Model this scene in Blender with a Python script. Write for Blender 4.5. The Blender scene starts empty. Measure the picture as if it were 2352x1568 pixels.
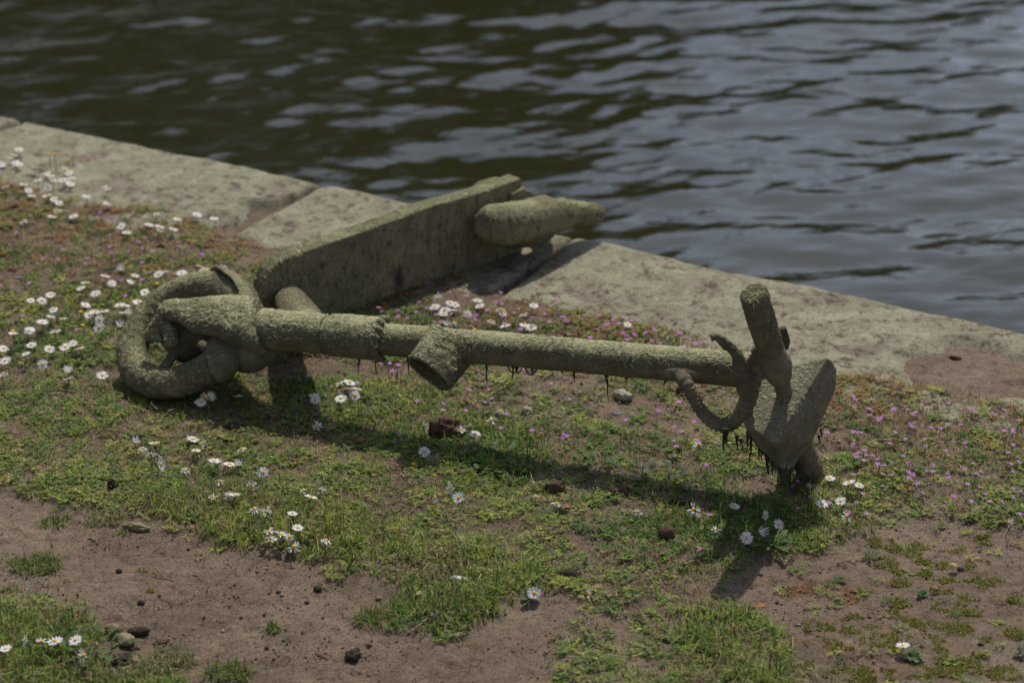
import bpy, bmesh, math, random
import numpy as np
from mathutils import Vector, Matrix

# ------------------------------------------------------------------ camera
SC = bpy.context.scene
COL = SC.collection
FOC, PITCH, DIST = 85.0, math.radians(25), 4.83
CAM = np.array([0.0, -DIST*math.cos(PITCH), DIST*math.sin(PITCH)])
cam_d = bpy.data.cameras.new('camera'); cam = bpy.data.objects.new('camera', cam_d); COL.objects.link(cam)
cam.location = CAM; cam.rotation_euler = (math.pi/2-PITCH, 0, 0)
cam_d.lens = FOC; cam_d.sensor_width = 36; cam_d.clip_start = 0.05; cam_d.clip_end = 2000
cam_d.dof.use_dof = True; cam_d.dof.focus_distance = 4.17; cam_d.dof.aperture_fstop = 4.0
SC.camera = cam
# ------------------------------------------------------------------ light
SUN = np.array([0.13, 0.60, 1.0]); SUN /= np.linalg.norm(SUN)
SC.view_settings.view_transform = 'Standard'; SC.view_settings.look = 'None'
SC.view_settings.gamma = 1; SC.view_settings.exposure = -0.52
w = bpy.data.worlds.new('World'); SC.world = w; w.use_nodes = True
nt = w.node_tree; nt.nodes.clear()
sky = nt.nodes.new('ShaderNodeTexSky'); sky.sky_type = 'NISHITA'; sky.sun_disc = False
sky.sun_elevation = math.asin(SUN[2]); sky.sun_rotation = math.atan2(SUN[0], SUN[1])
sky.air_density = 1.0; sky.dust_density = 1.5
tc = nt.nodes.new('ShaderNodeTexCoord'); mp = nt.nodes.new('ShaderNodeMapping'); mp.inputs['Scale'].default_value = (1, 1, 2.6)
cn = nt.nodes.new('ShaderNodeTexNoise'); cn.inputs['Scale'].default_value = 2.6; cn.inputs['Detail'].default_value = 7
cr = nt.nodes.new('ShaderNodeValToRGB'); cr.color_ramp.elements[0].position = .40; cr.color_ramp.elements[1].position = .62
cr.color_ramp.elements[0].color = (.25, .25, .25, 1)
dp = nt.nodes.new('ShaderNodeVectorMath'); dp.operation = 'DOT_PRODUCT'; dp.inputs[1].default_value = tuple(nd := np.array([.25, .9, .5])/np.linalg.norm([.25, .9, .5]))
gl = nt.nodes.new('ShaderNodeMapRange'); gl.inputs['From Min'].default_value = .55; gl.inputs['From Max'].default_value = .95; gl.inputs['To Min'].default_value = 1.0; gl.inputs['To Max'].default_value = 3.9
gm = nt.nodes.new('ShaderNodeMixRGB'); gm.blend_type = 'MULTIPLY'; gm.inputs[0].default_value = 1
nt.links.new(tc.outputs['Generated'], dp.inputs[0]); nt.links.new(dp.outputs['Value'], gl.inputs['Value'])
cm = nt.nodes.new('ShaderNodeMixRGB'); cm.inputs[2].default_value = (5.3, 5.9, 7.4, 1)
bg = nt.nodes.new('ShaderNodeBackground'); bg.inputs[1].default_value = 0.080
wo = nt.nodes.new('ShaderNodeOutputWorld')
for a, b in ((tc.outputs['Generated'], mp.inputs[0]), (mp.outputs[0], cn.inputs[0]), (cn.outputs[0], cr.inputs[0]), (cr.outputs[0], cm.inputs[0]),
             (sky.outputs[0], cm.inputs[1]), (cm.outputs[0], gm.inputs[1]), (gl.outputs[0], gm.inputs[2]), (gm.outputs[0], bg.inputs[0]), (bg.outputs[0], wo.inputs[0])): nt.links.new(a, b)
sl = bpy.data.lights.new('sun', 'SUN'); sl.energy = 5.0; sl.angle = math.radians(.5); sl.color = (1, .92, .78)
so = bpy.data.objects.new('sun', sl); COL.objects.link(so)
so.rotation_euler = Vector(-SUN).to_track_quat('-Z', 'Y').to_euler()
SC.cycles.max_bounces = 6; SC.cycles.diffuse_bounces = 3; SC.cycles.glossy_bounces = 3; SC.cycles.transmission_bounces = 3
SC.cycles.sample_clamp_indirect = 4

# ------------------------------------------------------------------ picture point -> place (photo measured at 2352 x 1568)
FX = FOC/36*2352
R_ = np.array([1.0, 0, 0]); U_ = np.array([0, math.sin(PITCH), math.cos(PITCH)]); V_ = np.array([0, math.cos(PITCH), -math.sin(PITCH)])
def ray(x, y): return V_ + R_*(x-1176)/FX - U_*(y-784)/FX
def at(x, y, z=0.0):
    r = ray(x, y); return CAM + r*(z-CAM[2])/r[2]
def aty(x, y, Y):
    r = ray(x, y); return CAM + r*(Y-CAM[1])/r[1]
def atp(x, y, p0, n):
    r = ray(x, y); return CAM + r*(np.dot(p0-CAM, n)/np.dot(r, n))
def proj(p):
    d = np.asarray(p)-CAM; k = d@V_
    return 1176+FX*(d@R_)/k, 784-FX*(d@U_)/k
def nrm(v): v = np.asarray(v, float); return v/np.linalg.norm(v)

rng = np.random.default_rng(7); random.seed(7)
# ------------------------------------------------------------------ numpy noise
def _h(ix, iy, s):
    n = (ix.astype(np.int64)*374761393 + iy.astype(np.int64)*668265263 + s*1442695041) & 0xffffffff
    n = ((n ^ (n >> 13))*1274126177) & 0xffffffff
    n = ((n ^ (n >> 16))*2246822519) & 0xffffffff
    return ((n ^ (n >> 15)) & 0xffffff)/float(0xffffff)
def vn(x, y, s=0):
    ix = np.floor(x); iy = np.floor(y); fx = x-ix; fy = y-iy
    fx = fx*fx*(3-2*fx); fy = fy*fy*(3-2*fy)
    a = _h(ix, iy, s); b = _h(ix+1, iy, s); c = _h(ix, iy+1, s); d = _h(ix+1, iy+1, s)
    return a+(b-a)*fx+(c-a)*fy+(a-b-c+d)*fx*fy
def fbm(x, y, sc, o=4, s=0):
    x = np.asarray(x, float)*sc; y = np.asarray(y, float)*sc; t = 0; a = .5; w_ = 0
    for i in range(o):
        t = t+a*vn(x+i*17.3, y-i*9.1, s+i); w_ += a; a *= .5; x = x*2.03; y = y*2.03
    return t/w_
def sstep(a, b, x):
    t = np.clip((x-a)/(b-a), 0, 1); return t*t*(3-2*t)

# ------------------------------------------------------------------ bookkeeping helpers
def tag(o, label=None, cat=None, group=None, kind=None):
    if label: o['label'] = label
    if cat: o['category'] = cat
    if group: o['group'] = group
    if kind: o['kind'] = kind
    return o
def empty(name, loc=(0, 0, 0)):
    o = bpy.data.objects.new(name, None); o.empty_display_size = .02; o.location = loc; COL.objects.link(o); return o
def link_bm(name, bm, mat, parent=None, smooth=True):
    me = bpy.data.meshes.new(name); bm.to_mesh(me); bm.free()
    return link_me(name, me, mat, parent, smooth)
def link_me(name, me, mat, parent=None, smooth=True):
    for m in (mat if isinstance(mat, (list, tuple)) else [mat]): me.materials.append(m)
    if smooth: me.polygons.foreach_set('use_smooth', np.ones(len(me.polygons), bool))
    o = bpy.data.objects.new(name, me); COL.objects.link(o)
    if parent: o.parent = parent
    return o
def np_mesh(name, V, faces, colors=None, mats=None):
    """faces: list of (n,k) int arrays"""
    me = bpy.data.meshes.new(name); V = np.asarray(V, np.float32)
    me.vertices.add(len(V)); me.vertices.foreach_set('co', V.ravel())
    nl = sum(f.size for f in faces); npoly = sum(len(f) for f in faces)
    me.loops.add(nl); me.polygons.add(npoly)
    me.loops.foreach_set('vertex_index', np.concatenate([f.ravel() for f in faces]).astype(np.int32))
    tot = np.concatenate([np.full(len(f), f.shape[1]) for f in faces]); st = np.concatenate([[0], np.cumsum(tot)[:-1]])
    me.polygons.foreach_set('loop_start', st.astype(np.int32)); me.polygons.foreach_set('loop_total', tot.astype(np.int32))
    if mats is not None: me.polygons.foreach_set('material_index', mats.astype(np.int32))
    if colors is not None:
        at_ = me.color_attributes.new('tint', 'FLOAT_COLOR', 'POINT')
        c = np.ones((len(V), 4), np.float32); c[:, :3] = colors; at_.data.foreach_set('color', c.ravel())
    me.update(calc_edges=True); me.validate()
    return me

# ------------------------------------------------------------------ materials
def mat(name, build):
    m = bpy.data.materials.new(name); m.use_nodes = True; t = m.node_tree; t.nodes.clear()
    out = t.nodes.new('ShaderNodeOutputMaterial'); b = t.nodes.new('ShaderNodeBsdfPrincipled'); t.links.new(b.outputs[0], out.inputs[0])
    build(t, b, out); return m
def N(t, kind, **kw):
    n = t.nodes.new(kind)
    for k, v in kw.items():
        if k in n.inputs: n.inputs[k].default_value = v
        else: setattr(n, k, v)
    return n
def ramp(t, src, stops):
    r = t.nodes.new('ShaderNodeValToRGB'); e = r.color_ramp.elements
    while len(e) < len(stops): e.new(.5)
    for i, (p, c) in enumerate(stops): e[i].position = p; e[i].color = (*c, 1) if len(c) == 3 else c
    t.links.new(src, r.inputs[0]); return r.outputs[0]
def coords(t, scale=(1, 1, 1), rot=(0, 0, 0), which='Object'):
    c = t.nodes.new('ShaderNodeTexCoord'); m = t.nodes.new('ShaderNodeMapping'); m.inputs['Scale'].default_value = scale; m.inputs['Rotation'].default_value = rot
    t.links.new(c.outputs[which], m.inputs[0]); return m.outputs[0]
def noise(t, vec, scale, detail=5, rough=.6, dist=0):
    n = N(t, 'ShaderNodeTexNoise', Scale=scale, Detail=detail, Roughness=rough, Distortion=dist); t.links.new(vec, n.inputs['Vector']); return n.outputs[0]
def mix(t, f, a, b, mode='MIX'):
    m = t.nodes.new('ShaderNodeMixRGB'); m.blend_type = mode
    for i, s in ((0, f), (1, a), (2, b)):
        if isinstance(s, (int, float)): m.inputs[i].default_value = s
        elif isinstance(s, tuple): m.inputs[i].default_value = (*s, 1)
        else: t.links.new(s, m.inputs[i])
    return m.outputs[0]
def bump(t, b, h, strength, dist, prev=None):
    n = t.nodes.new('ShaderNodeBump'); n.inputs['Strength'].default_value = strength; n.inputs['Distance'].default_value = dist
    t.links.new(h, n.inputs['Height'])
    if prev is not None: t.links.new(prev, n.inputs['Normal'])
    t.links.new(n.outputs[0], b.inputs['Normal']); return n.outputs[0]

def crust(name, crust_c=(.50, .49, .285), mud=(.235, .195, .125), axis=0, rot=(0, 0, 0), amount=.5, bumpy=1.0, stain=None):
    """dried algae matted in fibres over grey brown mud"""
    def f(t, b, out):
        sc = [60, 60, 60]; sc[axis] = 17
        v = coords(t, tuple(sc), rot); v1 = coords(t)
        fib = noise(t, v, 8.0, 6, .62, .8); fib2 = noise(t, v, 17.0, 4, .6, 1.2)
        big = noise(t, v1, 9, 5, .6, .4)
        geo = t.nodes.new('ShaderNodeNewGeometry'); sep = t.nodes.new('ShaderNodeSeparateXYZ'); t.links.new(geo.outputs['Normal'], sep.inputs[0])
        # deposit settled on whatever faces up
        a = N(t, 'ShaderNodeMath', operation='MULTIPLY_ADD'); t.links.new(sep.outputs[2], a.inputs[0]); a.inputs[1].default_value = .42; a.inputs[2].default_value = amount-.24
        bb = N(t, 'ShaderNodeMath', operation='ADD'); t.links.new(a.outputs[0], bb.inputs[0]); 
        c = N(t, 'ShaderNodeMath', operation='MULTIPLY_ADD'); t.links.new(big, c.inputs[0]); c.inputs[1].default_value = .7; c.inputs[2].default_value = -.35
        t.links.new(c.outputs[0], bb.inputs[1])
        d = N(t, 'ShaderNodeMath', operation='MULTIPLY_ADD'); t.links.new(fib, d.inputs[0]); d.inputs[1].default_value = 1.6; d.inputs[2].default_value = -.8
        e = N(t, 'ShaderNodeMath', operation='ADD'); t.links.new(bb.outputs[0], e.inputs[0]); t.links.new(d.outputs[0], e.inputs[1])
        m = ramp(t, e.outputs[0], [(.34, (0, 0, 0)), (.62, (1, 1, 1))])
        mudc = ramp(t, noise(t, v1, 26, 5, .7), [(.3, tuple(x*.62 for x in mud)), (.52, mud), (.7, (mud[0]*1.35, mud[1]*1.32, mud[2]*1.35))])
        cc = ramp(t, fib2, [(.3, tuple(x*.62 for x in crust_c)), (.55, crust_c), (.75, tuple(x*1.3 for x in crust_c))])
        crk = ramp(t, noise(t, v, 8.5, 4, .55, .5), [(.33, (.40, .38, .33)), (.40, (1, 1, 1))])
        col = mix(t, .85, mix(t, m, mudc, cc), crk, 'MULTIPLY')
        if stain is not None:
            vs = coords(t, (1, 1, 1)); fl = ramp(t, noise(t, coords(t, (130, 130, 42)), 1.0, 4, .6), [(.36, (.45, .42, .36)), (.45, (1, 1, 1))]); col = mix(t, .8, col, fl, 'MULTIPLY')
            sb = t.nodes.new('ShaderNodeVectorMath'); sb.operation = 'SUBTRACT'; sb.inputs[1].default_value = tuple(stain); t.links.new(v1, sb.inputs[0])
            ml = t.nodes.new('ShaderNodeVectorMath'); ml.operation = 'MULTIPLY'; ml.inputs[1].default_value = (1.5, 1.5, .72); t.links.new(sb.outputs[0], ml.inputs[0])
            ln = t.nodes.new('ShaderNodeVectorMath'); ln.operation = 'LENGTH'; t.links.new(ml.outputs[0], ln.inputs[0])
            ad = N(t, 'ShaderNodeMath', operation='MULTIPLY_ADD'); t.links.new(noise(t, v1, 70, 4, .6), ad.inputs[0]); ad.inputs[1].default_value = .03; t.links.new(ln.outputs['Value'], ad.inputs[2])
            col = mix(t, ramp(t, ad.outputs[0], [(.022, (.9, .9, .9)), (.042, (0, 0, 0))]), col, (.045, .045, .05))
        t.links.new(col, b.inputs['Base Color'])
        b.inputs['Roughness'].default_value = .92; b.inputs['Specular IOR Level'].default_value = .15
        n1 = bump(t, b, fib, .78*bumpy, .0055); h2 = mix(t, .5, fib2, m); n2 = bump(t, b, h2, .7*bumpy, .0028, n1)
        bump(t, b, noise(t, v1, 420, 3, .6), .4, .001, n2)
    return mat(name, f)
M = {}
def _stain():
    p0 = at(870, 705, 0); d = nrm(at(1185, 593, 0)-p0); return atp(916, 640, p0, nrm(np.array([d[1], -d[0], 0])))
STAIN = _stain()
M['crust_x'] = crust('algae crust along stem', axis=0, rot=(0, .1, .75))
M['crust_z'] = crust('algae crust upright', axis=2, amount=.42)
M['crust_bar'] = crust('algae crust on bar', (.32, .335, .18), (.20, .17, .12), axis=2, amount=.36)
M['crust_deck'] = crust('algae crust on deck', (.46, .46, .26), (.30, .26, .165), axis=2, amount=.40, bumpy=1.0, stain=STAIN)
M['crust_box'] = crust('algae crust on box', (.40, .39, .27), (.25, .225, .165), axis=2, rot=(.5, .6, 0), amount=.42, bumpy=.8)
M['mud'] = crust('dried mud', (.33, .30, .20), (.25, .215, .15), amount=.3, bumpy=.9)
def f(t, b, out):
    b.inputs['Base Color'].default_value = (.03, .026, .014, 1); b.inputs['Roughness'].default_value = .8
M['weed'] = mat('dried weed', f)
def f(t, b, out):
    b.inputs['Base Color'].default_value = (.015, .05, .06, 1); b.inputs['Roughness'].default_value = .35
M['reflector'] = mat('teal reflector', f)

def tinted(name, transl=.35, rough=.6, spec=.3):
    def f(t, b, out):
        a = t.nodes.new('ShaderNodeAttribute'); a.attribute_name = 'tint'
        t.links.new(a.outputs['Color'], b.inputs['Base Color']); b.inputs['Roughness'].default_value = rough; b.inputs['Specular IOR Level'].default_value = spec
        tr = t.nodes.new('ShaderNodeBsdfTranslucent'); t.links.new(a.outputs['Color'], tr.inputs[0])
        mx = t.nodes.new('ShaderNodeMixShader'); mx.inputs[0].default_value = transl
        t.links.new(b.outputs[0], mx.inputs[1]); t.links.new(tr.outputs[0], mx.inputs[2]); t.links.new(mx.outputs[0], out.inputs[0])
    return mat(name, f)
M['plant'] = tinted('plant tissue')
M['earthbits'] = tinted('earth bits', .0, .95, .1)
def plain(name, c, rough=.6, transl=0, spec=.3, var=0, bscale=0):
    def f(t, b, out):
        b.inputs['Base Color'].default_value = (*c, 1); b.inputs['Roughness'].default_value = rough; b.inputs['Specular IOR Level'].default_value = spec
        if var:
            v = coords(t); n = noise(t, v, var, 5, .65)
            t.links.new(ramp(t, n, [(.3, tuple(x*.55 for x in c)), (.7, tuple(min(1, x*1.35) for x in c))]), b.inputs['Base Color'])
            bump(t, b, noise(t, v, bscale or var*2, 5, .7), .8, .004)
        if transl:
            tr = t.nodes.new('ShaderNodeBsdfTranslucent'); tr.inputs[0].default_value = (*c, 1)
            mx = t.nodes.new('ShaderNodeMixShader'); mx.inputs[0].default_value = transl
            t.links.new(b.outputs[0], mx.inputs[1]); t.links.new(tr.outputs[0], mx.inputs[2]); t.links.new(mx.outputs[0], out.inputs[0])
    return mat(name, f)
M['petal'] = plain('white petal', (.80, .80, .82), .6, .25)
M['disc'] = plain('yellow disc', (.72, .40, .02), .8)
M['stalk'] = plain('green stalk', (.10, .14, .04), .6)
M['redstalk'] = plain('reddish stalk', (.16, .08, .045), .6)
M['leaf'] = plain('green leaf', (.075, .13, .035), .5, .25, var=60)
M['greyleaf'] = plain('grey green leaf', (.10, .14, .075), .6, .2, var=60)
M['pink'] = plain('mauve petal', (.46, .19, .48), .6, .3)
M['dung_dark'] = plain('dark dropping', (.055, .042, .03), .95, var=120)
M['dung_pale'] = plain('pale dropping', (.24, .20, .12), .95, var=90)
M['dung_brown'] = plain('brown clod', (.10, .06, .038), .95, var=80)
M['pebble'] = plain('pale stone', (.36, .32, .25), .9, var=70)
M['greystone'] = plain('grey stone', (.12, .11, .11), .7, var=70)
M['dryleaf'] = plain('dry leaf', (.34, .19, .09), .8, .2, var=80)
M['shell'] = plain('white shell', (.62, .62, .60), .6, var=40)
M['straw'] = plain('straw', (.34, .26, .13), .8, var=60)
M['feather'] = plain('white feather', (.60, .58, .55), .7, .3)

def f(t, b, out):   # soil
    v = coords(t); n1 = noise(t, v, 3.2, 5, .6); n2 = noise(t, v, 38, 8, .72); n3 = noise(t, v, 240, 4, .7); n4 = noise(t, v, 12, 6, .7)
    base = ramp(t, n1, [(.30, (.17, .126, .094)), (.48, (.25, .185, .138)), (.66, (.30, .234, .176))])
    fine = ramp(t, n2, [(.30, (.50, .47, .44)), (.50, (.95, .95, .95)), (.72, (1.22, 1.2, 1.16))])
    c = mix(t, 1.0, base, fine, 'MULTIPLY')
    dk = ramp(t, n3, [(.36, (.36, .34, .33)), (.48, (1, 1, 1))]); c = mix(t, .9, c, dk, 'MULTIPLY')
    red = ramp(t, n4, [(.55, (0, 0, 0)), (.75, (.5, .5, .5))]); c = mix(t, red, c, (.27, .17, .12))
    vo = N(t, 'ShaderNodeTexVoronoi', Scale=62, feature='DISTANCE_TO_EDGE'); t.links.new(v, vo.inputs['Vector'])
    ck = ramp(t, vo.outputs['Distance'], [(.02, (.35, .33, .31)), (.07, (1, 1, 1))]); mk = ramp(t, noise(t, v, 5.5, 3, .5), [(.60, (0, 0, 0)), (.68, (.8, .8, .8))]); c = mix(t, mk, c, mix(t, 1.0, c, ck, 'MULTIPLY'))
    pale = ramp(t, noise(t, v, 21, 6, .7), [(.60, (0, 0, 0)), (.72, (.55, .55, .55))]); c = mix(t, pale, c, (.34, .29, .24))
    t.links.new(c, b.inputs['Base Color']); b.inputs['Roughness'].default_value = .95; b.inputs['Specular IOR Level'].default_value = .12
    p = bump(t, b, n2, 1.0, .016); p = bump(t, b, n3, 1.0, .004, p)
    bump(t, b, n4, .5, .02, p)
M['soil'] = mat('dry trodden soil', f)
def f(t, b, out):   # lichen covered sandstone
    v = coords(t); n1 = noise(t, v, 7, 7, .68, .3); n2 = noise(t, v, 42, 6, .7, .4); n3 = noise(t, v, 170, 5, .7); n4 = noise(t, v, 16, 6, .65, .5)
    oi = t.nodes.new('ShaderNodeObjectInfo')
    stone = ramp(t, n2, [(.3, (.145, .118, .092)), (.7, (.24, .198, .158))])
    lich = ramp(t, n4, [(.3, (.18, .172, .118)), (.55, (.265, .255, .18)), (.75, (.34, .335, .25))])
    s = N(t, 'ShaderNodeMath', operation='MULTIPLY_ADD'); t.links.new(n2, s.inputs[0]); s.inputs[1].default_value = .55; t.links.new(n1, s.inputs[2])
    k = ramp(t, s.outputs[0], [(.66, (0, 0, 0)), (.76, (1, 1, 1))])
    c = mix(t, k, stone, lich)
    och = ramp(t, noise(t, v, 10, 7, .7), [(.66, (0, 0, 0)), (.72, (.6, .6, .6))]); c = mix(t, och, c, (.28, .17, .05))
    sp = ramp(t, n3, [(.34, (.28, .26, .23)), (.47, (1, 1, 1))]); c = mix(t, .9, c, sp, 'MULTIPLY')
    c = mix(t, .75, c, ramp(t, n2, [(.38, (.45, .42, .35)), (.47, (1, 1, 1))]), 'MULTIPLY')
    t.links.new(c, b.inputs['Base Color']); b.inputs['Roughness'].default_value = .93; b.inputs['Specular IOR Level'].default_value = .15
    p = bump(t, b, n2, .7, .008); p = bump(t, b, n3, .7, .0025, p); bump(t, b, n1, .5, .02, p)
M['stone'] = mat('lichened sandstone', f)
def f(t, b, out):   # water
    b.inputs['Base Color'].default_value = (.018, .019, .007, 1); b.inputs['Roughness'].default_value = .07; b.inputs['IOR'].default_value = 1.333
    b.inputs['Specular IOR Level'].default_value = .5
    v = coords(t, (1, 2.2, 1), (0, 0, -.12)); n = noise(t, v, 9, 4, .5, .4); n2 = noise(t, v, 30, 3, .5)
    p = bump(t, b, n, .18, .02); bump(t, b, n2, .06, .006, p)
M['water'] = mat('murky canal water', f)

# ------------------------------------------------------------------ quay frame
Q0 = at(745, 432); QE = nrm(at(2352, 770)-at(0, 270)); QN = np.array([-QE[1], QE[0], 0])   # along edge, towards water
def st(x, y): dx = np.asarray(x)-Q0[0]; dy = np.asarray(y)-Q0[1]; return dx*QE[0]+dy*QE[1], dx*QN[0]+dy*QN[1]
def xy(s, t): return Q0[0]+s*QE[0]+t*QN[0], Q0[1]+s*QE[1]+t*QN[1]
def S_of(px, py): p = at(px, py); return float(st(p[0], p[1])[0])

# ------------------------------------------------------------------ bare soil patches, laid out on the ground
def gpoly(pts): return np.array([at(*p)[:2] for p in pts])
SOIL = [(gpoly(p), w_) for p, w_ in [
    ([(-400, 1130), (0, 1120), (180, 1165), (300, 1195), (350, 1250), (520, 1275), (680, 1300), (900, 1325), (925, 1390), (900, 1420), (960, 1460), (1060, 1475), (1150, 1440), (1200, 1400), (1275, 1400), (1300, 1450), (1240, 1500), (1290, 1600), (1300, 1800), (380, 1800), (480, 1620), (420, 1550), (250, 1540), (205, 1490), (150, 1412), (0, 1372), (-400, 1360)], 1.0),
    ([(1960, 1260), (2060, 1215), (2180, 1200), (2352, 1230), (2700, 1300), (2700, 1800), (1830, 1800), (1830, 1520), (1800, 1440), (1690, 1390), (1650, 1340), (1780, 1290), (1880, 1300)], .95),
    ([(560, 830), (600, 810), (860, 840), (950, 855), (900, 885), (760, 880), (640, 885)], .9),
    ([(1320, 940), (1450, 925), (1560, 950), (1640, 985), (1560, 1000), (1420, 985), (1340, 975)], .85),
    ([(1560, 890), (1700, 870), (1720, 900), (1640, 935), (1590, 930)], .6),
    ([(1660, 1100), (1760, 1085), (1850, 1110), (1840, 1150), (1760, 1165), (1680, 1140)], .9),
    ([(1870, 1010), (1960, 990), (1990, 1040), (1900, 1070)], .6),
    ([(2040, 1130), (2120, 1110), (2260, 1090), (2300, 1110), (2200, 1160), (2080, 1170)], .7),
    ([(1560, 1200), (1620, 1180), (1680, 1210), (1620, 1240), (1560, 1230)], .45),
    ([(1450, 1180), (1620, 1150), (1640, 1200), (1500, 1215)], .5),
    ([(0, 600), (120, 610), (140, 680), (40, 690)], .5), ([(480, 540), (650, 540), (640, 600), (560, 620)], .8),
    ([(1560, 1380), (1680, 1370), (1720, 1430), (1620, 1440)], .6), ([(1090, 1240), (1190, 1230), (1190, 1290), (1060, 1300), (1040, 1260)], .5),
    ([(200, 1030), (330, 1020), (330, 1060), (220, 1075)], .4), ([(560, 880), (690, 880), (690, 920), (580, 930)], .4), ([(1400, 1050), (1500, 1030), (1510, 1075), (1420, 1085)], .4),
    ([(1100, 945), (1200, 940), (1190, 980), (1110, 975)], .3), ([(1160, 660), (1300, 640), (1330, 680), (1200, 700), (1060, 715), (930, 700), (1000, 660)], 1.0)]]
def sdist(x, y, P):
    d = np.full(x.shape, 1e9); ins = np.zeros(x.shape, bool); n = len(P)
    for i in range(n):
        ax, ay = P[i]; bx, by = P[(i+1) % n]; ex, ey = bx-ax, by-ay
        k = np.clip(((x-ax)*ex+(y-ay)*ey)/(ex*ex+ey*ey), 0, 1)
        d = np.minimum(d, (x-ax-k*ex)**2+(y-ay-k*ey)**2)
        c = ((ay > y) != (by > y)) & (x < (bx-ax)*(y-ay)/((by-ay) if by != ay else 1e-9)+ax); ins ^= c
    d = np.sqrt(d); return np.where(ins, -d, d)
def soilness(x, y):
    x = np.asarray(x, float); y = np.asarray(y, float)
    wob = (fbm(x, y, 9, 4, 3)-.5)*.16+(fbm(x, y, 40, 3, 5)-.5)*.05
    r = np.zeros(x.shape)
    for P, w_ in SOIL:
        near = (x > P[:, 0].min()-.2) & (x < P[:, 0].max()+.2) & (y > P[:, 1].min()-.2) & (y < P[:, 1].max()+.2)
        if not near.any(): continue
        v = w_*(1-sstep(-.02, .035, sdist(x[near], y[near], P)+wob[near])); r[near] = np.maximum(r[near], v)
    far = fbm(x, y, 1.3, 3, 11); out = (np.abs(x) > 1.5) | (y < -1.6)
    r = np.where(out, np.maximum(r, sstep(.58, .66, far)), r)
    # scattered small thin spots
    r = np.maximum(r, .7*sstep(.63, .70, fbm(x, y, 7, 4, 21)))
    return r
sAB = S_of(748, 440); sL = S_of(62, 281); sBC = S_of(1325, 553); sCD = sBC+1.75
def inner_edge(s):   # where soil stops and stone shows
    return -.365+(fbm(s, s*0+3, 5, 4, 31)-.5)*.16
def gz(x, y):        # ground height
    s, t = st(x, y)
    z = (fbm(x, y, 2.0, 3, 41)-.5)*.03+(fbm(x, y, 14, 4, 42)-.5)*.010
    z = z+.006*(1-soilness(x, y))
    edge = inner_edge(s)
    lip = sstep(-.9, -.45, t)
    z = z*(1-lip)+(.014+(fbm(x, y, 20, 4, 43)-.5)*.012)*lip
    z = z-.045*sstep(0, .07, t-edge)
    fill = np.full_like(z, -.2)
    for sj, wj, zj in ((sAB, .075, -.006), (sL, .02, -.004), (sBC, .02, -.006), (sCD, .02, -.004)):
        fill = np.maximum(fill, np.where((np.abs(s-sj+.03*(sj == sAB)) < wj) & (t < -.05), zj+(fbm(x, y, 45, 3, 44)-.5)*.014, -.2))
    hs, ht = st(*at(2235, 862)[:2]); dh = np.sqrt(((s-hs)/1.5)**2+(t-ht)**2)+(fbm(x, y, 18, 3, 45)-.5)*.06
    fill = np.where(dh < .12, np.maximum(fill, .002+(fbm(x, y, 45, 3, 46)-.5)*.012), fill)
    return np.maximum(z, fill)
def gz1(x, y): return float(gz(np.array([x]), np.array([y]))[0])

def axis(parts):
    a = np.concatenate([np.linspace(p, q, n, endpoint=False) for p, q, n in parts]); return np.append(a, parts[-1][1])
def grid_faces(nu, nv):
    i = np.arange((nu-1)*(nv-1)); u = i % (nu-1); v = i//(nu-1); a = v*nu+u
    return np.stack([a, a+1, a+nu+1, a+nu], 1)
sa = axis([(-60, -6, 14), (-6, -2.0, 40), (-2.0, 2.9, 560), (2.9, 7, 40), (7, 60, 14)])
ta = axis([(-60, -6, 14), (-6, -2.7, 30), (-2.7, -.03, 330)])
SS, TT = np.meshgrid(sa, ta); X, Y = xy(SS.ravel(), TT.ravel()); Z = gz(X, Y)
sm = soilness(X, Y)
Z = Z+sm*((fbm(X, Y, 70, 3, 51)-.5)*.006+(fbm(X, Y, 25, 3, 52)-.5)*.006)
me = np_mesh('ground', np.stack([X, Y, Z], 1), [grid_faces(len(sa), len(ta))])
tag(link_me('ground', me, M['soil']), kind='structure')

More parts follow.
